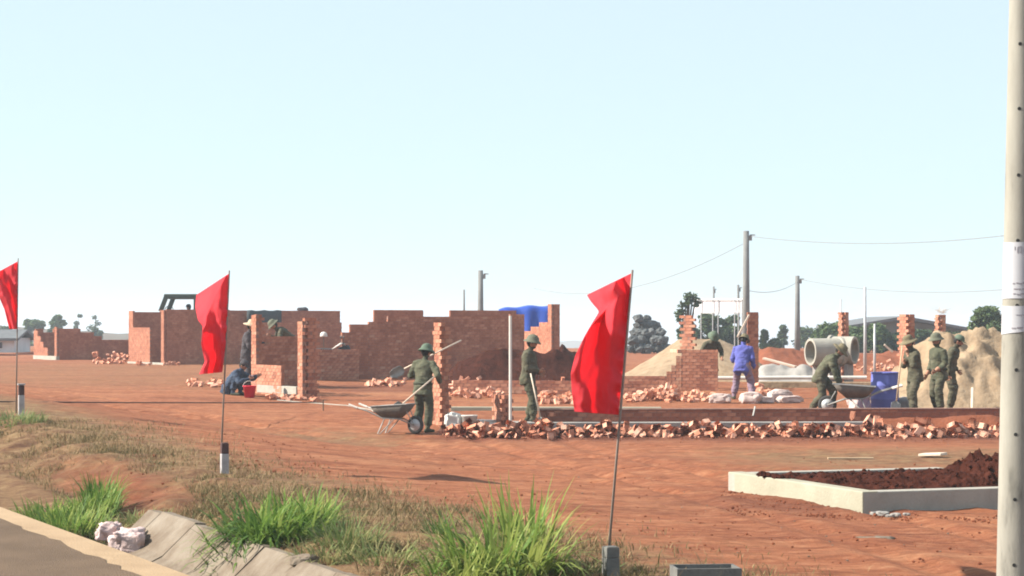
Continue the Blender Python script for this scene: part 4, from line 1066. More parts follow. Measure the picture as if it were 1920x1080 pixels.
def verge():
    while True:
        t_ = random.uniform(-1.5, 17); o_ = random.gauss(-.6, .9)
        if o_ < -1.8 or o_ > 2.4: continue
        p = rd(t_, o_)
        if n2(p.x * 1.1, p.y * 1.1, 6.1) + random.uniform(-.12, .12) < .46: continue
        if math.exp(-((t_ - 9.5) / 2.6) ** 2 - ((o_ + 1.15) / .55) ** 2) > .45: continue
        return Vector((p.x, p.y, g1(p.x, p.y) - .02)), None
blades(mb, tint, 26000, verge, (.03, .14), (.002, .006), (.5, 2.2), 2, (-.45, .6))
def verge2():
    while True:
        t_ = random.uniform(-2.5, 7); o_ = random.uniform(-1.75, 1.1)
        p = rd(t_, o_)
        if n2(p.x * 1.6, p.y * 1.6, 6.7) + random.uniform(-.12, .12) < .47 + .05 * max(0, o_): continue
        return Vector((p.x, p.y, g1(p.x, p.y) - .02)), None
blades(mb, tint, 9000, verge2, (.04, .20), (.0025, .006), (.5, 2.2), 3, (-.6, .5)); mb.c = tint
tag(mb.build('dry_grass', M['dry_blade']), 'sparse dry straw coloured grass on the road verge', 'grass', kind='stuff')

# ------------------------------------------------------------------ tools, vehicles, small things
def put(o, loc): o.location = loc; return o
def shovel(label, tip, end, blade='square', mat='wood'):
    """tip: world point where the blade begins; end: grip end of the handle"""
    tip = Vector(tip); end = Vector(end); r = thing('shovel', label, 'shovel', tip); u = (end - tip).normalized()
    mb = MB(); mb.tube([Vector(), (end - tip)], [.017, .015], 8); mb.build('handle', M[mat], r, True)
    s = u.cross(Vector((0, 1, 0.2))).normalized(); nn = s.cross(u); mb = MB(); rings = []
    for k in range(7):
        t_ = -k / 6 * .3; hw = .105 * (1 - .5 * max(0, k - 4) / 2) * (0.35 if k == 0 else 1)
        rings.append([-u * -t_ * 1.0 + s * (hw * j / 3) + nn * (.03 * (1 - (j / 3) ** 2) + .004 * k) for j in range(-3, 4)])
    mb.loft(rings, False, False); o = mb.build('blade', M['steel'], r, True); solidify(o, .004)
    return r
def wheelbarrow(label, loc, rz, tilt=0.0):
    r = thing('wheelbarrow', label, 'wheelbarrow', loc, rz, 'wheelbarrows')
    r.rotation_euler = (0, tilt, rz)
    # local: x forward (wheel), z up
    mb = MB()
    outer = [(-.42, .27, .62), (.40, .29, .64), (.50, -0, 0)]
    top = [(-.45, -.30, .60), (.46, -.27, .66), (.46, .27, .66), (-.45, .30, .60)]; bot = [(-.22, -.17, .36), (.18, -.15, .36), (.18, .15, .36), (-.22, .17, .36)]
    def ringp(q, n=6):
        out = []
        for i in range(4):
            a, b = Vector(q[i]), Vector(q[(i + 1) % 4])
            for k in range(n): out.append(a.lerp(b, (k + .0) / n))
        return out
    ra, rb = ringp(top), ringp(bot); mid = [a.lerp(b, .5) + Vector(((a - b).x * .12, (a - b).y * .12, 0)) for a, b in zip(ra, rb)]
    mb.loft([ra, mid, rb], True, False); n = len(rb); mb.add(rb, [tuple(range(n))])
    tr = mb.build('tray', M['tray'], r, True); solidify(tr, .006)
    mb = MB(); mb.tube([Vector(p) for p in ra] + [Vector(ra[0])], .012, 6); mb.build('rim', M['steel'], tr)
    for sy in (-1, 1):
        mb = MB(); mb.tube([(-.98, sy * .27, .62), (-.55, sy * .25, .50), (-.2, sy * .17, .345), (.2, sy * .13, .335), (.58, sy * .07, .20)], .016, 8); f = mb.build('handle_bar', M['steel'], r, True)
        mb = MB(); mb.tube([(-1.02, sy * .272, .636), (-.80, sy * .262, .566)], .023, 8); mb.build('grip', M['white_plastic'], f)
        mb = MB(); mb.tube([(-.14, sy * .17, .34), (-.30, sy * .21, .0), (-.24, sy * .21, .0), (.1, sy * .16, .335)], .013, 6); mb.build('leg', M['steel'], r, True)
        mb = MB(); mb.tube([(.58, sy * .07, .20), (.40, sy * .12, .5)], .011, 6); mb.build('brace', M['steel'], r)
    mb = MB(); mb.lathe([(.13, -.04), (.175, -.045), (.20, -.02), (.205, 0), (.20, .02), (.175, .045), (.13, .04)], 22, (.58, 0, .205), Matrix.Rotation(R(90), 3, 'X')); wl = mb.build('wheel', M['rubber'], r, True)
    mb = MB(); mb.lathe([(.0, -.02), (.05, -.05), (.06, -.03), (.128, -.042), (.134, 0), (.128, .042), (.06, .03), (.05, .05), (.0, .02)], 18, (.58, 0, .205), Matrix.Rotation(R(90), 3, 'X')); mb.build('rim', M['galv'], wl, True)
    return r
wb1 = wheelbarrow('wheelbarrow with pale grips standing beside the soldier at the ragged pillar', gnd(737, 42.0) + Vector((0, 0, 0.01)), R(-22)); wb1.scale = (.84, .84, .9)
wb2 = wheelbarrow('grey wheelbarrow being worked by the bending soldier beside the blue barrel', gnd(1602, 46.2) + Vector((0, 0, .02)), R(172), R(0))

# blue drum
b = gnd(1659, 47); r = thing('blue_barrel', 'blue plastic barrel standing before the big sand heap', 'barrel', b); mb = MB()
mb.lathe([(.0, .02), (.26, .0), (.285, .03), (.30, .10), (.305, .28), (.312, .30), (.312, .33), (.305, .35), (.305, .58), (.312, .60), (.312, .63), (.305, .65), (.298, .84), (.285, .89), (.272, .90), (.262, .87), (.262, .30), (0, .30)], 36); mb.build('shell', M['drum_blue'], r, True)
mb = MB(); mb.lathe([(.286, .865), (.306, .87), (.306, .905), (.262, .91), (.258, .88)], 36); mb.build('rim', M['drum_blue'], r, True)
# red bucket
b = gnd(468, 52.6); r = thing('red_bucket', 'red plastic bucket beside the squatting man', 'bucket', b); mb = MB()
mb.lathe([(0, .01), (.12, 0), (.16, .27), (.172, .275), (.172, .295), (.152, .29), (.115, .02), (0, .02)], 22); mb.build('pail', M['bucket_red'], r, True)
mb = MB(); mb.tube([(.165 * math.cos(a), -.03, .27 + .14 * math.sin(a)) for a in np.linspace(0, math.pi, 12)], .006, 6); mb.build('handle', M['white_plastic'], r)
# white bucket and sacks at the rubble
b = gnd(880, 42.2); r = thing('white_bucket', 'white plastic bucket standing in the front rubble', 'bucket', b); mb = MB()
mb.lathe([(0, .01), (.13, 0), (.15, .34), (.162, .345), (.162, .365), (.142, .36), (.125, .02), (0, .02)], 22); mb.build('pail', M['white_plastic'], r, True)
mb = MB(); mb.tube([(.155 * math.cos(a), -.05, .34 - .12 * math.sin(a)) for a in np.linspace(0, math.pi, 12)], .005, 6); mb.build('handle', M['steel'], r)
def sack(px, d, s, label, mat='sack', seed=0, dz=0, rz=None):
    b = gnd(px, d) + Vector((0, 0, dz)); bm = bmesh.new(); bmesh.ops.create_icosphere(bm, subdivisions=4, radius=1)
    for v in bm.verts:
        p = v.co.copy(); e = .55
        q = Vector(tuple(math.copysign(abs(c) ** e, c) for c in p))
        q = Vector((q.x * s[0], q.y * s[1], q.z * s[2]))
        n_ = noise.fractal(p * 1.8 + Vector((seed * 7, 0, 0)), .9, 2.1, 4); q *= 1 + (.45 if mat == 'litter' else .24) * n_ + (.10 * abs(noise.noise(p * 4.2 + Vector((seed, 0, 0)))) if mat == 'litter' else 0)
        q.z *= 1 - .25 * abs(p.x) ** 3
        if q.z < -s[2] * .8: q.z = -s[2] * .8
        v.co = q + Vector((0, 0, s[2] * .8))
    m = bpy.data.meshes.new('sack'); bm.to_mesh(m); bm.free(); m.materials.append(M[mat]); m.polygons.foreach_set('use_smooth', [True] * len(m.polygons))
    o = bpy.data.objects.new('sack', m); COL.objects.link(o); o.location = b; o.rotation_euler = (0, 0, random.uniform(-.4, .4) if rz is None else rz)
    return tag(o, label, 'sack')
sack(850, 42.3, (.16, .12, .22), 'pale crumpled sack leaning up beside the white bucket', 'white_plastic', 1)
sack(912, 42.8, (.28, .16, .13), 'pale cement sack lying behind the white bucket', 'white_plastic', 2)
sack(1350, 51.5, (.26, .2, .12), 'pale sack lying at the feet of the man in blue', 'sack', 3)
sack(1408, 51.2, (.24, .2, .15), 'crumpled pale sack between the feet of the man in blue', 'sack', 4)
sack(1432, 51.4, (.24, .2, .09), 'flattened pale sack right of the man in blue', 'sack', 5)
sack(1462, 52.2, (.30, .2, .16), 'full pale sack lying between the man in blue and the barrow', 'sack', 6)
sack(1480, 51.4, (.30, .18, .10), 'flat pale sack in front of the full one near the barrow', 'sack', 7)
sack(1612, 47.6, (.22, .2, .2), 'pale pinkish sack under the barrow beside the blue barrel', 'litter', 8)
sack(1695, 47.3, (.2, .18, .18), 'greyish sack behind the handle of the soldier in the wide hat', 'footing', 9)
def litter(px, py_d, s, label, seed):
    o = sack(px, py_d, s, label, 'litter', seed); o.name = 'litter_bag'; o['category'] = 'litter'; return o
o = litter(243, 20.4, (.16, .17, .13), 'crumpled pale pink plastic bag lying at the end of the ditch lining', 21)
o.location.z = -.13
o = litter(205, 20.6, (.11, .10, .09), 'small pinkish plastic bag in the ditch left of the crumpled bag', 22)
o.location.z = -.02
o = sack(12, 22.8, (.04, .04, .025), 'small white scrap on the grass at the left picture edge', 'paper', 23); o.name = 'paper_scrap'; o['category'] = 'scrap'
def slab_stone(px, d, s, label, mat='lining', seed=0, name='flat_stone', cat='stone'):
    o = sack(px, d, s, label, mat, seed, -s[2] * .2); o.name = name; o['category'] = cat
slab_stone(1640, 19.9, (.17, .10, .018), 'pale flat stone lying on the bare red earth in the foreground', seed=31)
slab_stone(572, 17.4, (.10, .08, .05), 'grey broken stone lying on the ditch lining edge', seed=32)
for k, (px, d_, s_) in enumerate(((1655, 22.9, .07), (1680, 22.8, .055), (1640, 23.0, .045), (1700, 23.0, .04), (1668, 22.7, .04))):
    slab_stone(px, d_, (s_, s_ * .8, s_ * .4), 'grey lump of spilled concrete at the foundation corner', 'footing', 40 + k); bpy.context.scene.objects[-1]['group'] = 'spilled concrete at the corner'
# dark trough rim at the bottom edge
b = gnd(1330, 16.25); r = thing('trough', 'rim of a dark grey trough at the bottom picture edge', 'trough', b, R(6)); mb = MB()
Ht = CZ - (1066 - HY) * 16.25 / F - b.z
mb.box((0, 0, Ht / 2 - .05), (.5, .02, Ht + .1)); mb.box((0, .3, Ht / 2 - .05), (.5, .02, Ht + .1)); mb.build('long_side', M['grey_post'], r)
mb = MB(); mb.box((-.24, .15, Ht / 2 - .052), (.02, .28, Ht + .098)); mb.box((.24, .15, Ht / 2 - .052), (.02, .28, Ht + .098)); mb.box((0, .15, .02), (.46, .28, .02)); mb.build('short_side', M['grey_post'], r)
# boards
def board(a, b, wd, th, label, mat='pale_wood', name='plank', cat='plank'):
    a = Vector(a); b = Vector(b); mb = MB(); mb.bar(a, b, wd, th); o = mb.build(name, M[mat], origin=(a + b) / 2); bevel(o, min(th, wd) * .15); return tag(o, label, cat)
board(gnd(1552, 33.6) + Vector((0, 0, .02)), gnd(1638, 33.6) + Vector((0, 0, .02)), .07, .03, 'thin wooden plank lying on the dry ground before the rubble', 'wood')
board(gnd(1728, 34.4) + Vector((0, 0, .04)), gnd(1770, 34.2) + Vector((0, 0, .06)), .3, .04, 'short pale board lying on the ground beside the earth heap')
board(at(1383, 632, 57.6), at(1405, 590, 57.6), .06, .05, 'pale plank propped up to the top of the tall square pillar')
board(at(1432, 672, 64.5), at(1492, 688, 64.2), .35, .06, 'wide pale plank lying on the grey spoil heap')
board(at(1822, 768, 48.8), at(1823, 727, 49.2), .05, .04, 'thin pale stake stuck in the foot of the big sand heap')
board(at(1658, 646, 58), at(1674, 660, 58), .06, .05, 'short pale stick lying on the slope left of the broad pillar')
board(at(1412, 780, 43.8), at(1416, 762, 43.9), .03, .03, 'small bent stake standing against the long brick foundation', 'steel', 'stake', 'stake')
mb = MB(); mb.tube([gnd(957, 42.3) - Vector((0, 0, .1)), at(957, 592, 42.3)], .03, 14); o = mb.build('white_pole', M['white_plastic'], smooth=False, origin=gnd(957, 42.3)); tag(o, 'tall thin white upright pole beside the soldier leaning on a shovel', 'pole')
b = gnd(957, 42.25); mb = MB(); mb.box((0, 0, .07), (.18, .16, .22), jit=.01); o = mb.build('footing_block', M['footing']); o.location = b; bevel(o, .01); tag(o, 'small grey concrete block at the foot of the white pole', 'block')
mb = MB(); mb.tube([at(1345, 709, 60.8), at(1480, 708, 60.6), at(1625, 708, 60.4)], .055, 12); o = mb.build('white_pipe', M['white_plastic'], origin=at(1480, 708, 60.6)); tag(o, 'long white plastic pipe lying behind the man in blue and the barrow', 'pipe')
b = gnd(1020, 43.7); 
def one_brick(px, py, d, label):
    o = bpy.data.objects.new('loose_brick', VAR[0]); COL.objects.link(o); o.location = at(px, py, d); o.rotation_euler = (0, 0, .4); tag(o, label, 'brick')
one_brick(1033, 777, 43.5, 'single brick lying by the shovel of the soldier beside the white pole')
# hose lying across the red ground
def hose(pts, r_, label, mat='hose', name='hose'):
    P = []
    for (px, d_) in pts: P.append(gnd(px, d_) + Vector((0, 0, r_ + .012)))
    Q = []
    for i in range(len(P) - 1):
        n = 14
        for k in range(n):
            q = P[i].lerp(P[i + 1], k / n); q.z = g1(q.x, q.y) + r_ + .045; Q.append(q)
    mb = MB(); mb.tube(Q + [P[-1]], r_, 6); tag(mb.build(name, M[mat], origin=P[0]), label, 'hose')
ca, cb = at(-80, 752, 34.5), at(606, 754, 48.0)
mb = MB(); mb.tube([ca.lerp(cb, i / 30) - Vector((0, 0, .02 * 4 * (i / 30) * (1 - i / 30))) for i in range(31)], .012, 6)
r = thing('cord', 'thin dark cord stretched tight above the red ground from the left picture edge', 'cord', cb); o = mb.build('line', M['hose'], r); o.location = -cb
for q in (ca, cb):
    zg = g1(q.x, q.y); m2 = MB(); m2.tube([Vector((q.x, q.y, zg - .1)) - cb, q + Vector((0, 0, .05)) - cb], .014, 6); m2.build('stake', M['bark'], r)
hose([(520, 51.0), (600, 50), (650, 49.2), (700, 47.2)], .012, 'pale hose lying on the ground behind the wheelbarrow', 'concrete')
# culvert pipes
def culvert(px, py, d, rad, L, yaw, label, lift=0):
    c = at(px, py, d); b = Vector((c.x, c.y, g1(c.x, c.y))); r = thing('concrete_pipe', label, 'pipe', b, yaw)
    zc = c.z - b.z; mb = MB(); rot = Matrix.Rotation(R(90), 3, 'Y')
    mb.lathe([(rad * .82, 0), (rad, 0), (rad, L * .88), (rad * 1.1, L * .9), (rad * 1.1, L), (rad * .86, L), (rad * .82, 0)], 32, (0, 0, zc), rot); mb.build('barrel', M['concrete'], r, True).data.polygons.foreach_set('use_smooth', [False] * 192)
    mb = MB(); 
    for k in (.25, .75): mb.box((L * k, 0, (zc - rad) / 2), (.12, rad * 1.2, max(.05, zc - rad + .03)))
    mb.build('cradle', M['footing'], r)
culvert(1519, 660, 61, .39, 1.0, R(18), 'big pale concrete pipe with its open end turned left')
culvert(1603, 657, 61.2, .40, 0.75, R(152), 'big pale concrete pipe with its dark open end turned right')
# blue tarpaulin over a frame
b = gnd(985, 92); r = thing('blue_tarpaulin', 'blue tarpaulin draped over a shed behind the brick gable', 'tarpaulin', b); mb = MB(); rings = []
for i in range(25):
    u = i / 24; ring = []
    px = 935 + 97 * u; yt = np.interp(px, [925, 950, 980, 1030, 1040], [582, 577, 574, 573, 600]); p = at(px, yt, 92) - b
    for j in range(12):
        v = j / 11
        yy = -.9 * v if v < .25 else -.225 - .25 * (v - .25); zz = p.z - .25 * v if v < .25 else p.z - .06 - (v - .25) * 1.9
        ring.append(Vector((p.x, yy * 2.2 + .08 * math.sin(u * 19) * v, zz + .03 * math.sin(u * 13))))
    ring = [Vector((p.x, 1.8, p.z - .5))] + ring; rings.append(ring)
mb.loft(rings, False, False); o = mb.build('sheet', M['tarp_blue'], r, True); solidify(o, .01)
for k, px in enumerate((930, 1028)):
    q = at(px, 590, 92) - b
    for y in (-.3, 1.5): m2 = MB(); m2.tube([(q.x, y, -.1), (q.x, y, q.z - .1)], .04, 6); m2.build('post', M['bark'], r)

# truck behind the tall house
def truck():
    d = 97; b = gnd(336, d); r = thing('truck', 'dark green truck cab rising behind the tall brick house, driver inside', 'truck', b)
    def q(px, py): p = at(px, py, d) - b; return (p.x, p.z)
    xl, zs = q(301, 580); xt, zt_ = q(312, 552); xr, _ = q(372, 552); zt_ -= .0
    W = 2.1
    mb = MB()
    for y in (0, W):
        mb.bar((xl, y, zs - .1), (xt, y, zt_ - .08), .12, .20); mb.bar((xr - .12, y, zs - .4), (xr - .12, y, zt_ - .08), .12, .55, up=Vector((0, 1, 0)))
    mb.build('pillar_frame', M['truck_green'], r)
    mb = MB(); mb.box(((xt + xr) / 2 + .03, W / 2, zt_ - .09), (xr - xt + .3, W + .1, .22)); o = mb.build('roof', M['truck_green'], r); bevel(o, .05)
    mb = MB(); mb.box(((xl + xr) / 2 - .1, W / 2, zs - .75), (xr - xl + .3, W, 1.2)); o = mb.build('cab_body', M['truck_green'], r); bevel(o, .06)
    mb = MB(); mb.box((xl - .55, W / 2, zs - .95), (.9, W * .9, .8)); o = mb.build('bonnet', M['truck_green'], r); bevel(o, .08)
    mb = MB(); mb.box((xr + 2.2, W / 2, zs - .6), (3.8, W, .9)); o = mb.build('cargo_bed', M['truck_green'], r); bevel(o, .03)
    mb = MB(); mb.box((xr + 1.0, W / 2, .75), (5.6, .9, .22)); mb.build('chassis', M['moto_body'], r)
    for x in (xl - .3, xr + 1.4, xr + 3.1):
        for y in (.05, W - .05):
            mb = MB(); mb.lathe([(.25, -.13), (.44, -.14), (.5, -.08), (.5, .08), (.44, .14), (.25, .13)], 20, (x, y, .5), Matrix.Rotation(R(90), 3, 'X'), caps=True); mb.build('wheel', M['rubber'], r)
    mb = MB(); mb.tube([(xl + .3 + .2 * math.cos(a), .5 + .05, zs - .05 + .2 * math.sin(a)) for a in np.linspace(0, 6.28, 17)], .018, 6); mb.build('steering_wheel', M['moto_body'], r)
    mb = MB(); mb.box((xr - .2, W / 2, zs - .3), (.18, W * .9, .6)); mb.build('seat', M['charcoal'], r)
    return b, xr, zs
TRK = truck()

# motorbike behind the low wall
def motorbike():
    b = gnd(622, 67.6); r = thing('motorbike', 'dark motorbike with white cowl parked behind the low brick wall', 'motorbike', b, R(12))
    lift = CZ - (657 - HY) * 67.6 / F - b.z - .82
    lift = max(0, lift)
    z = lift
    for x in (-.58, .60):
        mb = MB(); mb.lathe([(.22, -.03), (.26, -.045), (.285, 0), (.26, .045), (.22, .03)], 22, (x, 0, .285 + z), Matrix.Rotation(R(90), 3, 'X'), caps=True); mb.build('wheel', M['rubber'], r)
    mb = MB(); mb.tube([(.60, 0, .285 + z), (.42, 0, .95 + z), (.38, 0, 1.05 + z)], .03, 8); mb.build('fork', M['steel'], r)
    mb = MB(); mb.tube([(.30, -.33, 1.02 + z), (.38, -.15, 1.06 + z), (.38, .15, 1.06 + z), (.30, .33, 1.02 + z)], .016, 8); mb.build('handlebar', M['moto_body'], r)
    mb = MB(); mb.ball((.50, 0, .93 + z), (.07, .07, .07), 14, 10); mb.build('headlight', M['glass'], r, True)
    mb = MB(); mb.loft([[Vector((.46, sy * .07, 1.02 + z)), Vector((.30, sy * .12, 1.0 + z)), Vector((.0, sy * .13, .86 + z)), Vector((.28, sy * .08, 1.06 + z))] for sy in (-1, -.3, .3, 1)], True, True); mb.build('cowl', M['white_plastic'], r, True)
    mb = MB(); mb.ball((-.25, 0, .80 + z), (.42, .13, .09), 14, 8); mb.build('seat', M['moto_body'], r, True)
    mb = MB(); mb.ball((.42, 0, .80 + z), (.22, .13, .17), 12, 8, wob=.3); mb.build('front_shield', M['moto_body'], r, True)
    mb = MB(); mb.ball((0, 0, .45 + z), (.38, .14, .24), 12, 8, wob=.3); mb.build('engine_body', M['moto_body'], r, True)
    mb = MB(); mb.box((0, 0, z / 2 + .01), (1.7, .6, z + .02)) if z > .03 else mb.box((0, 0, .005), (.1, .1, .01)); mb.build('stand', M['red_soil'], r)
    for sy in (-1, 1):
        mb = MB(); mb.tube([(.33, sy * .28, 1.03 + z), (.33, sy * .33, 1.2 + z)], .008, 5); mb.ball((.33, sy * .36, 1.24 + z), (.02, .07, .05), 8, 5); mb.build('mirror', M['moto_body'], r)
motorbike()
hb = gnd(607, 67.4); r = thing('white_helmet', 'small white helmet hung on a thin stake left of the motorbike', 'helmet', hb)
zc = at(607, 628, 67.4).z - hb.z
mb = MB(); mb.lathe([(0, .10), (.06, .09), (.10, .05), (.12, -.02), (.12, -.06), (.108, -.06), (.105, -.02), (.06, .07), (0, .085)], 18, (0, 0, zc)); mb.build('shell', M['white_plastic'], r, True)
mb = MB(); mb.tube([(0, 0, -.1), (0, 0, zc + .08)], .012, 6); mb.build('stake', M['bark'], r)
b = at(567, 581, 93.9); mb = MB(); mb.ball((0, 0, 0), (.24, .2, .11), 14, 8, wob=.7, seed=3); o = mb.build('dark_bundle', M['charcoal'], smooth=True); o.location = b; tag(o, 'dark bundle lying on the wall top of the tall brick house', 'bundle')

# ------------------------------------------------------------------ people
def ik(a, b, l1, l2, hint):
    """middle joint of a two bone chain from a to b, bending towards hint; also the reachable end"""
    a = Vector(a); b = Vector(b); d = b - a; L = d.length
    if L > (l1 + l2) * .995: b = a + d.normalized() * (l1 + l2) * .995; d = b - a; L = d.length
    k = (l1 * l1 - l2 * l2 + L * L) / (2 * L); h_ = math.sqrt(max(0, l1 * l1 - k * k)); u = d.normalized()
    hv = Vector(hint); hv = hv - u * hv.dot(u)
    if hv.length < 1e-5: hv = u.orthogonal()
    return a + u * k + hv.normalized() * h_, b

def hand(mb, wrist, dirv, nrm, curl, mi, flip=1):
    """palm, four fingers bent at the knuckles, thumb leaving the side of the palm"""
    d = dirv.normalized(); n = (nrm - d * nrm.dot(d)); n = n.normalized() if n.length > 1e-5 else d.orthogonal().normalized(); s = d.cross(n)
    rot = Matrix((d, s, n)).transposed()
    mb.ball(wrist + d * .045, (.052, .042, .018), 10, 7, rot, mi)
    for k, (o_, L) in enumerate(((-.030, .072), (-.010, .082), (.010, .077), (.029, .060))):
        p = wrist + d * .085 + s * o_; a = curl * .6; pts = [p - d * .012]; 
        for q in range(3):
            pts.append(p); p = p + (d * math.cos(a) - n * math.sin(a)) * (L * (.45, .32, .23)[q]); a += curl * .75
        pts.append(p); mb.tube(pts, [.009, .009, .0085, .008, .0065], 6, mi, round_ends=False)
    p = wrist + d * .03 - s * .036 * flip; q = p + (d * .6 - s * .7 * flip).normalized() * .038; e = q + (d * .9 - n * math.sin(curl) * .5 + s * .1 * flip).normalized() * .032
    mb.tube([p, q, e], [.012, .0105, .008], 6, mi)

def hat_mesh(kind, mb):
    if kind == 'helmet':
        mb.lathe([(0, .135), (.03, .134), (.065, .122), (.095, .095), (.112, .058), (.120, .022), (.135, .008), (.165, -.022), (.170, -.034), (.163, -.034), (.128, -.006), (.112, .0), (.08, .08), (0, .115)], 28, sx=1.12, sy=.98)
        mb.ball((0, 0, .136), (.012, .012, .008), 8, 5)
    elif kind == 'wide':
        mb.lathe([(0, .115), (.06, .113), (.088, .098), (.102, .05), (.106, .012), (.14, .0), (.185, -.022), (.20, -.04), (.196, -.044), (.14, -.008), (.102, .0), (.09, .06), (0, .1)], 26, sx=1.08)
    elif kind == 'bucket':
        mb.lathe([(0, .11), (.06, .108), (.09, .09), (.106, .04), (.110, .01), (.135, -.018), (.15, -.045), (.146, -.047), (.108, -.0), (.09, .06), (0, .095)], 26, sx=1.08)
    elif kind == 'cap':
        mb.lathe([(0, .10), (.05, .097), (.088, .07), (.105, .02), (.108, -.01), (.102, -.01), (.09, .05), (0, .085)], 24, sx=1.1)
        rings = []
        for k in range(9):
            a = R(-55 + 110 * k / 8); rings.append([Vector((.100 * math.cos(a) * 1.1, .100 * math.sin(a), .004)), Vector((.185 * math.cos(a), .13 * math.sin(a), -.012)), Vector((.183 * math.cos(a), .128 * math.sin(a), -.018)), Vector((.099 * math.cos(a) * 1.1, .099 * math.sin(a), -.004))])
        mb.loft(rings, True, True)
HATS = {}
def person(label, loc, heading, pose, cloth, group=None, scale=1.0):
    """local frame: x forward, y left, z up. pose keys: hip, lean, twist, feet, hands, head(pitch,yaw), knees, elbows, sit"""
    shirt, trous, hat, hatmat = cloth
    r = thing('person', label, 'person', loc, heading, group); r.scale = (scale,) * 3
    hip = Vector(pose.get('hip', (0, 0, .938))); lean = R(pose.get('lean', 3)); curve = R(pose.get('curve', 4)); side = R(pose.get('side', 0)); tw = R(pose.get('twist', 0))
    def sp(k, lat=0, fr=0):        # point on the bent spine, k in metres above the hip
        a = lean + curve * k / .5
        ax = Vector((math.sin(a), -math.sin(side), math.cos(a) * math.cos(side)))
        c = hip.copy(); n = 8
        for i in range(n):
            ai = lean + curve * (k * (i + .5) / n) / .5
            c += Vector((math.sin(ai), -math.sin(side), math.cos(ai) * math.cos(side))) * (k / n)
        f = Vector((math.cos(a), 0, -math.sin(a))); t_ = tw * max(0, min(1, k / .45)); l = Vector((0, 1, 0)) * math.cos(t_) - f * math.sin(t_); f2 = l.cross(ax).normalized()
        return c + l * lat + f2 * fr, l, f2, ax
    mb = MB(); bones = []
    rings = []
    jk = pose.get('jacket', 1.0)
    for k, a_, b_, fo in ((-.20, .175 * jk, .140 * jk, 0), (-.185, .205 * jk, .165 * jk, 0), (-.12, .203 * jk, .163 * jk, 0), (-.02, .190, .148, -.005), (.10, .172, .132, 0), (.22, .182, .138, .005), (.34, .202, .142, .005), (.42, .203, .126, 0), (.48, .160, .10, -.005), (.52, .07, .065, -.005)):
        c, l, f, ax = sp(k, 0, fo); rings.append([c + l * (a_ * math.copysign(abs(math.cos(t)) ** .85, math.cos(t))) + f * (b_ * math.copysign(abs(math.sin(t)) ** .9, math.sin(t))) for t in np.linspace(0, 2 * math.pi, 18, endpoint=False)])
    mb.loft(rings, True, True)
    bones.append((sp(-.15)[0], sp(.46)[0], .175, .16, 0))
    nb = sp(.50)[0]; hp = R(pose.get('head', (0, 0))[0]); hy = R(pose.get('head', (0, 0))[1])
    c52, l5, f5, a5 = sp(.50)
    hl = lean + curve + hp
    up = Vector((math.sin(hl * .55), -math.sin(side), math.cos(hl * .55))).normalized()
    hc = nb + up * .165 + Vector((.02, 0, 0))
    hrot = Euler((0, hl * .75, hy), 'XYZ').to_matrix() if True else None
    hrot = Matrix.Rotation(hy, 3, 'Z') @ Matrix.Rotation(hl * .75, 3, 'Y')
    mb.tube([nb - up * .04, hc - up * .03], [.062, .055], 12); bones.append((nb + up * .02, hc, .05, .05, 2))
    mb.ball(hc, (.098, .078, .118), 16, 12, hrot); bones.append((hc, hc + hrot @ Vector((0, 0, .03)), .10, .10, 2))
    mb.ball(hc + hrot @ Vector((.028, 0, -.062)), (.066, .058, .058), 12, 8, hrot)            # jaw and chin
    mb.ball(hc + hrot @ Vector((.098, 0, -.018)), (.022, .015, .028), 8, 6, hrot)             # nose
    for sy in (-1, 1): mb.ball(hc + hrot @ Vector((-.005, sy * .08, -.012)), (.022, .012, .032), 8, 6, hrot)
    hands = []
    for sgn, key in ((1, 'L'), (-1, 'R')):
        sh = sp(.425, sgn * .178)[0]; tgt = Vector(pose['hands'][key]); hint = pose.get('elbow' + key, (-.4, sgn * .6, -.6))
        el, wr = ik(sh, tgt, .285, .255, hint)
        mb.tube([sp(.43, sgn * .12)[0], sh, sh.lerp(el, .5), el], [.085, .083, .077, .068], 12, round_ends=True); mb.tube([el, el.lerp(wr, .45), el.lerp(wr, .9), wr], [.066, .062, .052, .036], 12, round_ends=True)
        sl_ = pose.get('sleeve', 1.0)
        bones.append((sh, el, .08, .068, 0)); bones.append((el, el.lerp(wr, .93 * sl_), .064, .05, 0)); bones.append((el.lerp(wr, .96 * sl_), wr + (wr - el).normalized() * .1, .036, .03, 2))
        hands.append((wr, (wr - el).normalized(), sgn, key))
        hj = sp(-.04, sgn * .092)[0]; ft = Vector(pose['feet'][key][:3]); an = ft + Vector((0, 0, .09)); fy = R(pose['feet'][key][3] if len(pose['feet'][key]) > 3 else sgn * 8)
        kn, an = ik(hj, an, .425, .405, pose.get('knee' + key, (1, sgn * .12, .1)))
        mb.tube([hj, hj.lerp(kn, .5), kn], [.112, .106, .092], 12, round_ends=True); mb.tube([kn, kn.lerp(an, .35), kn.lerp(an, .84), kn.lerp(an, .88), an + (an - kn).normalized() * .01], [.090, .090, .086, .060, .054], 12, round_ends=True)
        bones.append((hj, kn, .11, .09, 1)); bones.append((kn, kn.lerp(an, .88), .09, .084, 1))
        fd = Vector((math.cos(fy), math.sin(fy), 0)); pz = pose.get('toe' + key, 0.0)
        heel = an + Vector((0, 0, -.055)) - fd * .05; toe = heel + fd * .235 + Vector((0, 0, -.005 - pz))
        mb.tube([heel, heel.lerp(toe, .45) + Vector((0, 0, .005)), toe], [.040, .044, .034], 10, round_ends=True); mb.tube([an, heel.lerp(toe, .3)], [.046, .042], 10, round_ends=True)
        bones.append((heel, toe, .045, .04, 3)); bones.append((kn.lerp(an, .93), an, .05, .05, 3))
    tmp = bpy.data.objects.new('tmp', mb.mesh('tmp', M['skin'])); COL.objects.link(tmp)
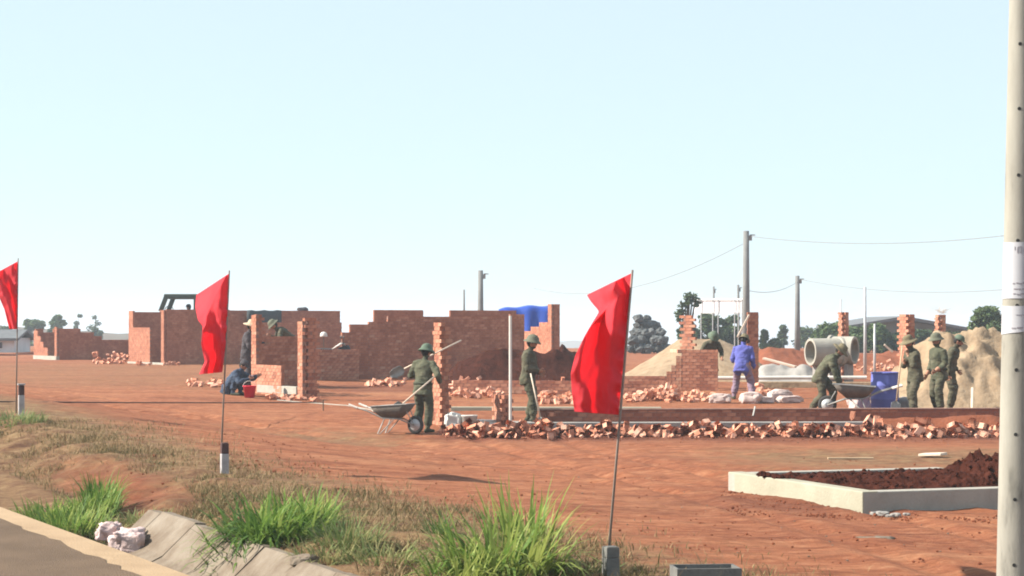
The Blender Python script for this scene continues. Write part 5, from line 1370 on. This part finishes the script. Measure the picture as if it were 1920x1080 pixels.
    rm = tmp.modifiers.new('r', 'REMESH'); rm.mode = 'VOXEL'; rm.voxel_size = .0145
    sm = tmp.modifiers.new('s', 'SMOOTH'); sm.iterations = 3; sm.factor = .5
    dg = bpy.context.evaluated_depsgraph_get(); em = bpy.data.meshes.new_from_object(tmp.evaluated_get(dg), depsgraph=dg)
    bpy.data.objects.remove(tmp)
    nv = len(em.vertices); co = np.zeros(nv * 3); em.vertices.foreach_get('co', co); co = co.reshape(-1, 3); no = np.zeros(nv * 3); em.vertices.foreach_get('normal', no); no = no.reshape(-1, 3)
    best = np.full(nv, 9.0); lab = np.zeros(nv, int)
    for a, b_, ra, rb, tg in bones:
        a = np.array(a); b_ = np.array(b_); ab = b_ - a; t_ = np.clip(((co - a) @ ab) / max(1e-9, ab @ ab), 0, 1); dist = np.linalg.norm(co - (a + t_[:, None] * ab), axis=1) - (ra + (rb - ra) * t_)
        sel = dist < best; best[sel] = dist[sel]; lab[sel] = tg
    # the jacket hem overrides the thigh
    disp = np.array([.022 * noise.noise(Vector((p[0] * 6, p[1] * 6, p[2] * 10)) + Vector((len(label), 3, 0))) + .010 * noise.noise(Vector((p[0] * 12, p[1] * 12, p[2] * 26))) for p in co]); disp[(lab == 2) | (lab == 3)] = 0
    co = co + no * disp[:, None]
    mbo = MB(); mbo.v = [tuple(p) for p in co]
    for p in em.polygons:
        vs = tuple(p.vertices); mbo.f.append(vs); q = [lab[i] for i in vs]; mbo.m.append(max(set(q), key=q.count))
    bpy.data.meshes.remove(em)
    for wr, dv, sgn, key in hands:
        nm = pose.get('palm' + key, Vector((0, -sgn, .2))); hand(mbo, wr, dv if 'hdir' + key not in pose else Vector(pose['hdir' + key]), Vector(nm), pose.get('curl', .9), 2, sgn)
    for sy in (-1, 1): mbo.ball(hc + hrot @ Vector((.088, sy * .032, .008)), (.010, .014, .008), 8, 5, hrot, 4)
    mbo.ball(hc + hrot @ Vector((.086, 0, -.064)), (.010, .024, .006), 8, 5, hrot, 4)
    mbo.build('body', [M[shirt], M[trous], M['skin'], M['boot'], M['hair']], r, True)
    if pose.get('belt'):
        mbl = MB(); rg = []
        for k in (.005, .05):
            c, l, f, ax = sp(k, 0, -.003); rg.append([c + l * (.192 * math.copysign(abs(math.cos(t)) ** .85, math.cos(t))) + f * (.151 * math.copysign(abs(math.sin(t)) ** .9, math.sin(t))) for t in np.linspace(0, 2 * math.pi, 28, endpoint=False)])
        mbl.loft(rg, True, False); o = mbl.build('belt', M['boot'], r, True); solidify(o, .012, 0)
    # hair
    hb = MB(); hb.ball(hc + hrot @ Vector((-.018, 0, .016)), (.096, .086, .112), 16, 10, hrot); keep = MB()
    cut = hc + hrot @ Vector((.02, 0, -.01)); fr = hrot @ Vector((1, 0, -.9)).normalized()
    for f in hb.f:
        c = sum((Vector(hb.v[i]) for i in f), Vector()) / len(f)
        if (c - cut).dot(fr) < .005: keep.f.append(f); keep.m.append(0)
    keep.v = hb.v; hh = keep.build('hair', M['hair'], r, True); solidify(hh, .006)
    if hat:
        mh = MB(); hat_mesh(hat, mh); o = mh.build('hat', M[hatmat], r, True)
        o.location = hc + hrot @ Vector((0, 0, .048)); o.rotation_euler = hrot.to_euler()
    def W(p): return Vector(loc) + Matrix.Rotation(heading, 3, 'Z') @ (Vector(p) * scale)
    return r, {k: W(wr + dv * .06) for wr, dv, s_, k in hands}
UNI = ('uniform', 'dusty_trousers', 'helmet', 'helmet'); UNI2 = ('uniform2', 'dusty_trousers', 'helmet', 'helmet_brown')
# soldier with wheelbarrow and two tools, seen from behind
p1 = gnd(793, 42.5)
_, hd = person('soldier in green uniform and helmet seen from behind, holding long tools beside the wheelbarrow', p1, R(62),
    dict(lean=6, curve=8, feet={'L': (.06, .16, 0, 20), 'R': (-.04, -.12, 0, -12)}, hands={'L': (.30, .22, 1.13), 'R': (.16, -.30, .98)}, head=(4, -14), twist=6, belt=1, sleeve=.75), UNI)
shovel('long handled shovel held slanting across the soldier beside the wheelbarrow', at(757, 692, 42.75), at(865, 638, 43.0), mat='pale_wood')
shovel('second shovel resting in the wheelbarrow, its handle under the soldier arm', at(755, 757, 42.05), at(815, 706, 42.35), mat='pale_wood')
# soldier leaning on shovel
p2 = gnd(990, 43.6); p2.z = at(990, 790, 43.6).z
_, hd = person('soldier in green uniform facing right with a shovel, beside the white upright pole', p2, R(-18),
    dict(lean=2, curve=6, feet={'L': (-.02, .10, 0, 12), 'R': (.14, -.08, 0, -5)}, hands={'L': (.24, .05, .98), 'R': (.26, -.08, 1.04)}, head=(8, 4), sleeve=.9), UNI2)
shovel('shovel standing on its blade before the soldier at the white pole', at(1013, 782, 43.15), at(995, 700, 43.25), mat='pale_wood')
mb = MB(); c = gnd(990, 43.6); mb.box((0, 0, -.1), (.75, .55, .2 + 2 * 0.0)); o = mb.build('footing_block', M['footing']); o.location = (p2.x, p2.y, p2.z - .005); bevel(o, .015); tag(o, 'grey concrete block under the feet of the soldier at the white pole', 'block')
# soldier bending behind the wall
p = gnd(1328, 59.6); 
person('soldier in green bending down behind the half built stepped wall', p + Vector((0, 0, .05)), R(-75),
    dict(hip=(0, 0, .86), lean=28, curve=22, feet={'L': (.05, .14, 0, 10), 'R': (-.05, -.14, 0, -10)}, hands={'L': (.46, .22, .82), 'R': (.46, -.20, .86)}, head=(10, 0), twist=5), ('uniform2', 'uniform2', 'helmet', 'helmet'))
# man in blue
p = gnd(1391, 53.2)
person('man in blue shirt and mauve trousers seen from behind beside the tall square pillar', p, R(72),
    dict(hip=(-.02, 0, .87), lean=16, curve=16, feet={'L': (.10, .22, 0, 25), 'R': (-.02, -.26, 0, -15)}, hands={'L': (.34, .16, .92), 'R': (.20, -.26, .78)}, head=(14, -10), elbowL=(-.6, .4, -.4), elbowR=(-.8, -.3, -.2)), ('blue_shirt', 'mauve_trousers', 'bucket', 'hat_brown'))
# soldier at the barrow
p = gnd(1540, 46.9)
person('soldier in green bending over the grey wheelbarrow beside the blue barrel', p, R(-14),
    dict(hip=(.0, 0, .86), lean=22, curve=34, feet={'L': (.20, .15, 0, 10), 'R': (-.22, -.12, 0, -8)}, hands={'L': (.42, .26, .60), 'R': (.42, -.16, .58)}, head=(2, -5)), ('uniform', 'uniform2', 'wide', 'hat_brown'))
# soldier in the wide hat leaning on a pole
p = gnd(1716, 45.9)
person('soldier in wide brimmed hat leaning on a long handle before the sand heap', p, R(200),
    dict(lean=5, curve=12, feet={'L': (.10, .12, 0, 10), 'R': (-.08, -.12, 0, -10)}, hands={'L': (.20, .06, 1.30), 'R': (.22, -.06, 1.16)}, head=(10, 0), elbowL=(-.1, .6, -.8), elbowR=(-.1, -.6, -.8), sleeve=.8), ('uniform2', 'uniform2', 'wide', 'hat_brown'))
shovel('long handled shovel upright in the hands of the soldier with the wide hat', at(1681, 752, 45.3), at(1692, 648, 45.6), mat='wood')
p = gnd(1761, 46.9)
person('soldier in helmet facing left behind the one with the wide hat', p, R(208),
    dict(lean=3, curve=4, feet={'L': (.06, .13, 0, 10), 'R': (-.04, -.12, 0, -10)}, hands={'L': (.22, .16, .95), 'R': (.16, -.22, .86)}, head=(4, 0), elbowL=(-.7, .4, -.5), elbowR=(-.8, -.2, -.3), belt=1, sleeve=.55), ('uniform', 'dusty_trousers', 'helmet', 'helmet_brown'))
p = gnd(1780, 47.6)
person('soldier in pale helmet turned right, close behind the helmeted soldier at the sand heap', p, R(-20),
    dict(lean=8, curve=14, feet={'L': (.0, .12, 0, 10), 'R': (.02, -.12, 0, -10)}, hands={'L': (.16, .16, .92), 'R': (.02, -.24, .80)}, head=(14, 0), elbowL=(-.8, .3, -.3), elbowR=(-1, -.2, -.1)), ('uniform2', 'uniform2', 'cap', 'helmet'))
# squatting man
p = gnd(440, 53.4)
person('man in navy clothes squatting beside the red bucket', p, R(-22),
    dict(hip=(-.16, 0, .22), lean=28, curve=26, feet={'L': (.08, .14, 0, 12), 'R': (.04, -.14, 0, -8)}, hands={'L': (.55, .16, .48), 'R': (.46, -.12, .42)}, head=(-12, 0), kneeL=(1, .3, 1.2), kneeR=(1, -.3, 1.2), toeL=0, jacket=.95), ('navy', 'navy', 'cap', 'charcoal'))
p = gnd(463, 56.0)
person('man in charcoal clothes and tan hat standing at the ragged pillar', p, R(-8),
    dict(lean=3, curve=8, feet={'L': (.0, .12, 0, 10), 'R': (-.02, -.12, 0, -10)}, hands={'L': (.42, .12, 1.16), 'R': (.34, -.14, 1.05)}, head=(10, 0)), ('charcoal', 'charcoal', 'wide', 'hat_tan'), scale=1.06)
# soldier leaning over the inner wall
p = gnd(547, 60.6); p.z = at(547, 628, 60.6).z - 1.08
person('soldier in green leaning over the shaded inner wall between the ragged pillars', p, R(195),
    dict(lean=40, curve=30, feet={'L': (.0, .12, 0, 10), 'R': (-.02, -.12, 0, -10)}, hands={'L': (.62, .2, .95), 'R': (.58, -.14, 1.05)}, head=(-10, 0)), UNI2)
hb = gnd(547, 60.6); mb = MB(); hh_ = p.z - hb.z
mb.box((0, 0, hh_ - .025), (1.1, .8, .045)); 
sc_ = thing('scaffold', 'low wooden scaffold behind the shaded inner wall', 'scaffold', hb); mb.build('deck', M['wood'], sc_)
for sx in (-.5, .5):
    for sy in (-.34, .34): m2 = MB(); m2.tube([(sx, sy, -.05), (sx, sy, hh_ - .045)], .035, 7); m2.build('leg', M['wood'], sc_)
# driver
tb, xr_, zs_ = TRK
person('driver silhouetted in the truck cab behind the tall brick house', tb + Vector((xr_ - .42, .5, zs_ - 1.06)), R(180),
    dict(hip=(0, 0, .50), lean=4, curve=6, feet={'L': (.45, .14, .05, 5), 'R': (.45, -.14, .05, -5)}, hands={'L': (.42, .16, .85), 'R': (.42, -.16, .85)}, kneeL=(1, .2, 1), kneeR=(1, -.2, 1)), ('charcoal', 'charcoal', 'cap', 'charcoal'))

# ------------------------------------------------------------------ haze
mb = MB(); mb.box((0, 1400, -43), (6300, 3900, 118))
hz = mb.build('haze', []); hm = bpy.data.materials.new('haze'); hm.use_nodes = True; t = hm.node_tree; t.nodes.clear()
pv = t.nodes.new('ShaderNodeVolumePrincipled'); pv.inputs['Color'].default_value = (.74, .88, .98, 1); pv.inputs['Density'].default_value = .0007; pv.inputs['Anisotropy'].default_value = .25
ou = t.nodes.new('ShaderNodeOutputMaterial'); t.links.new(pv.outputs[0], ou.inputs['Volume']); hz.data.materials.append(hm)
tag(hz, 'pale haze over the site', kind='stuff')
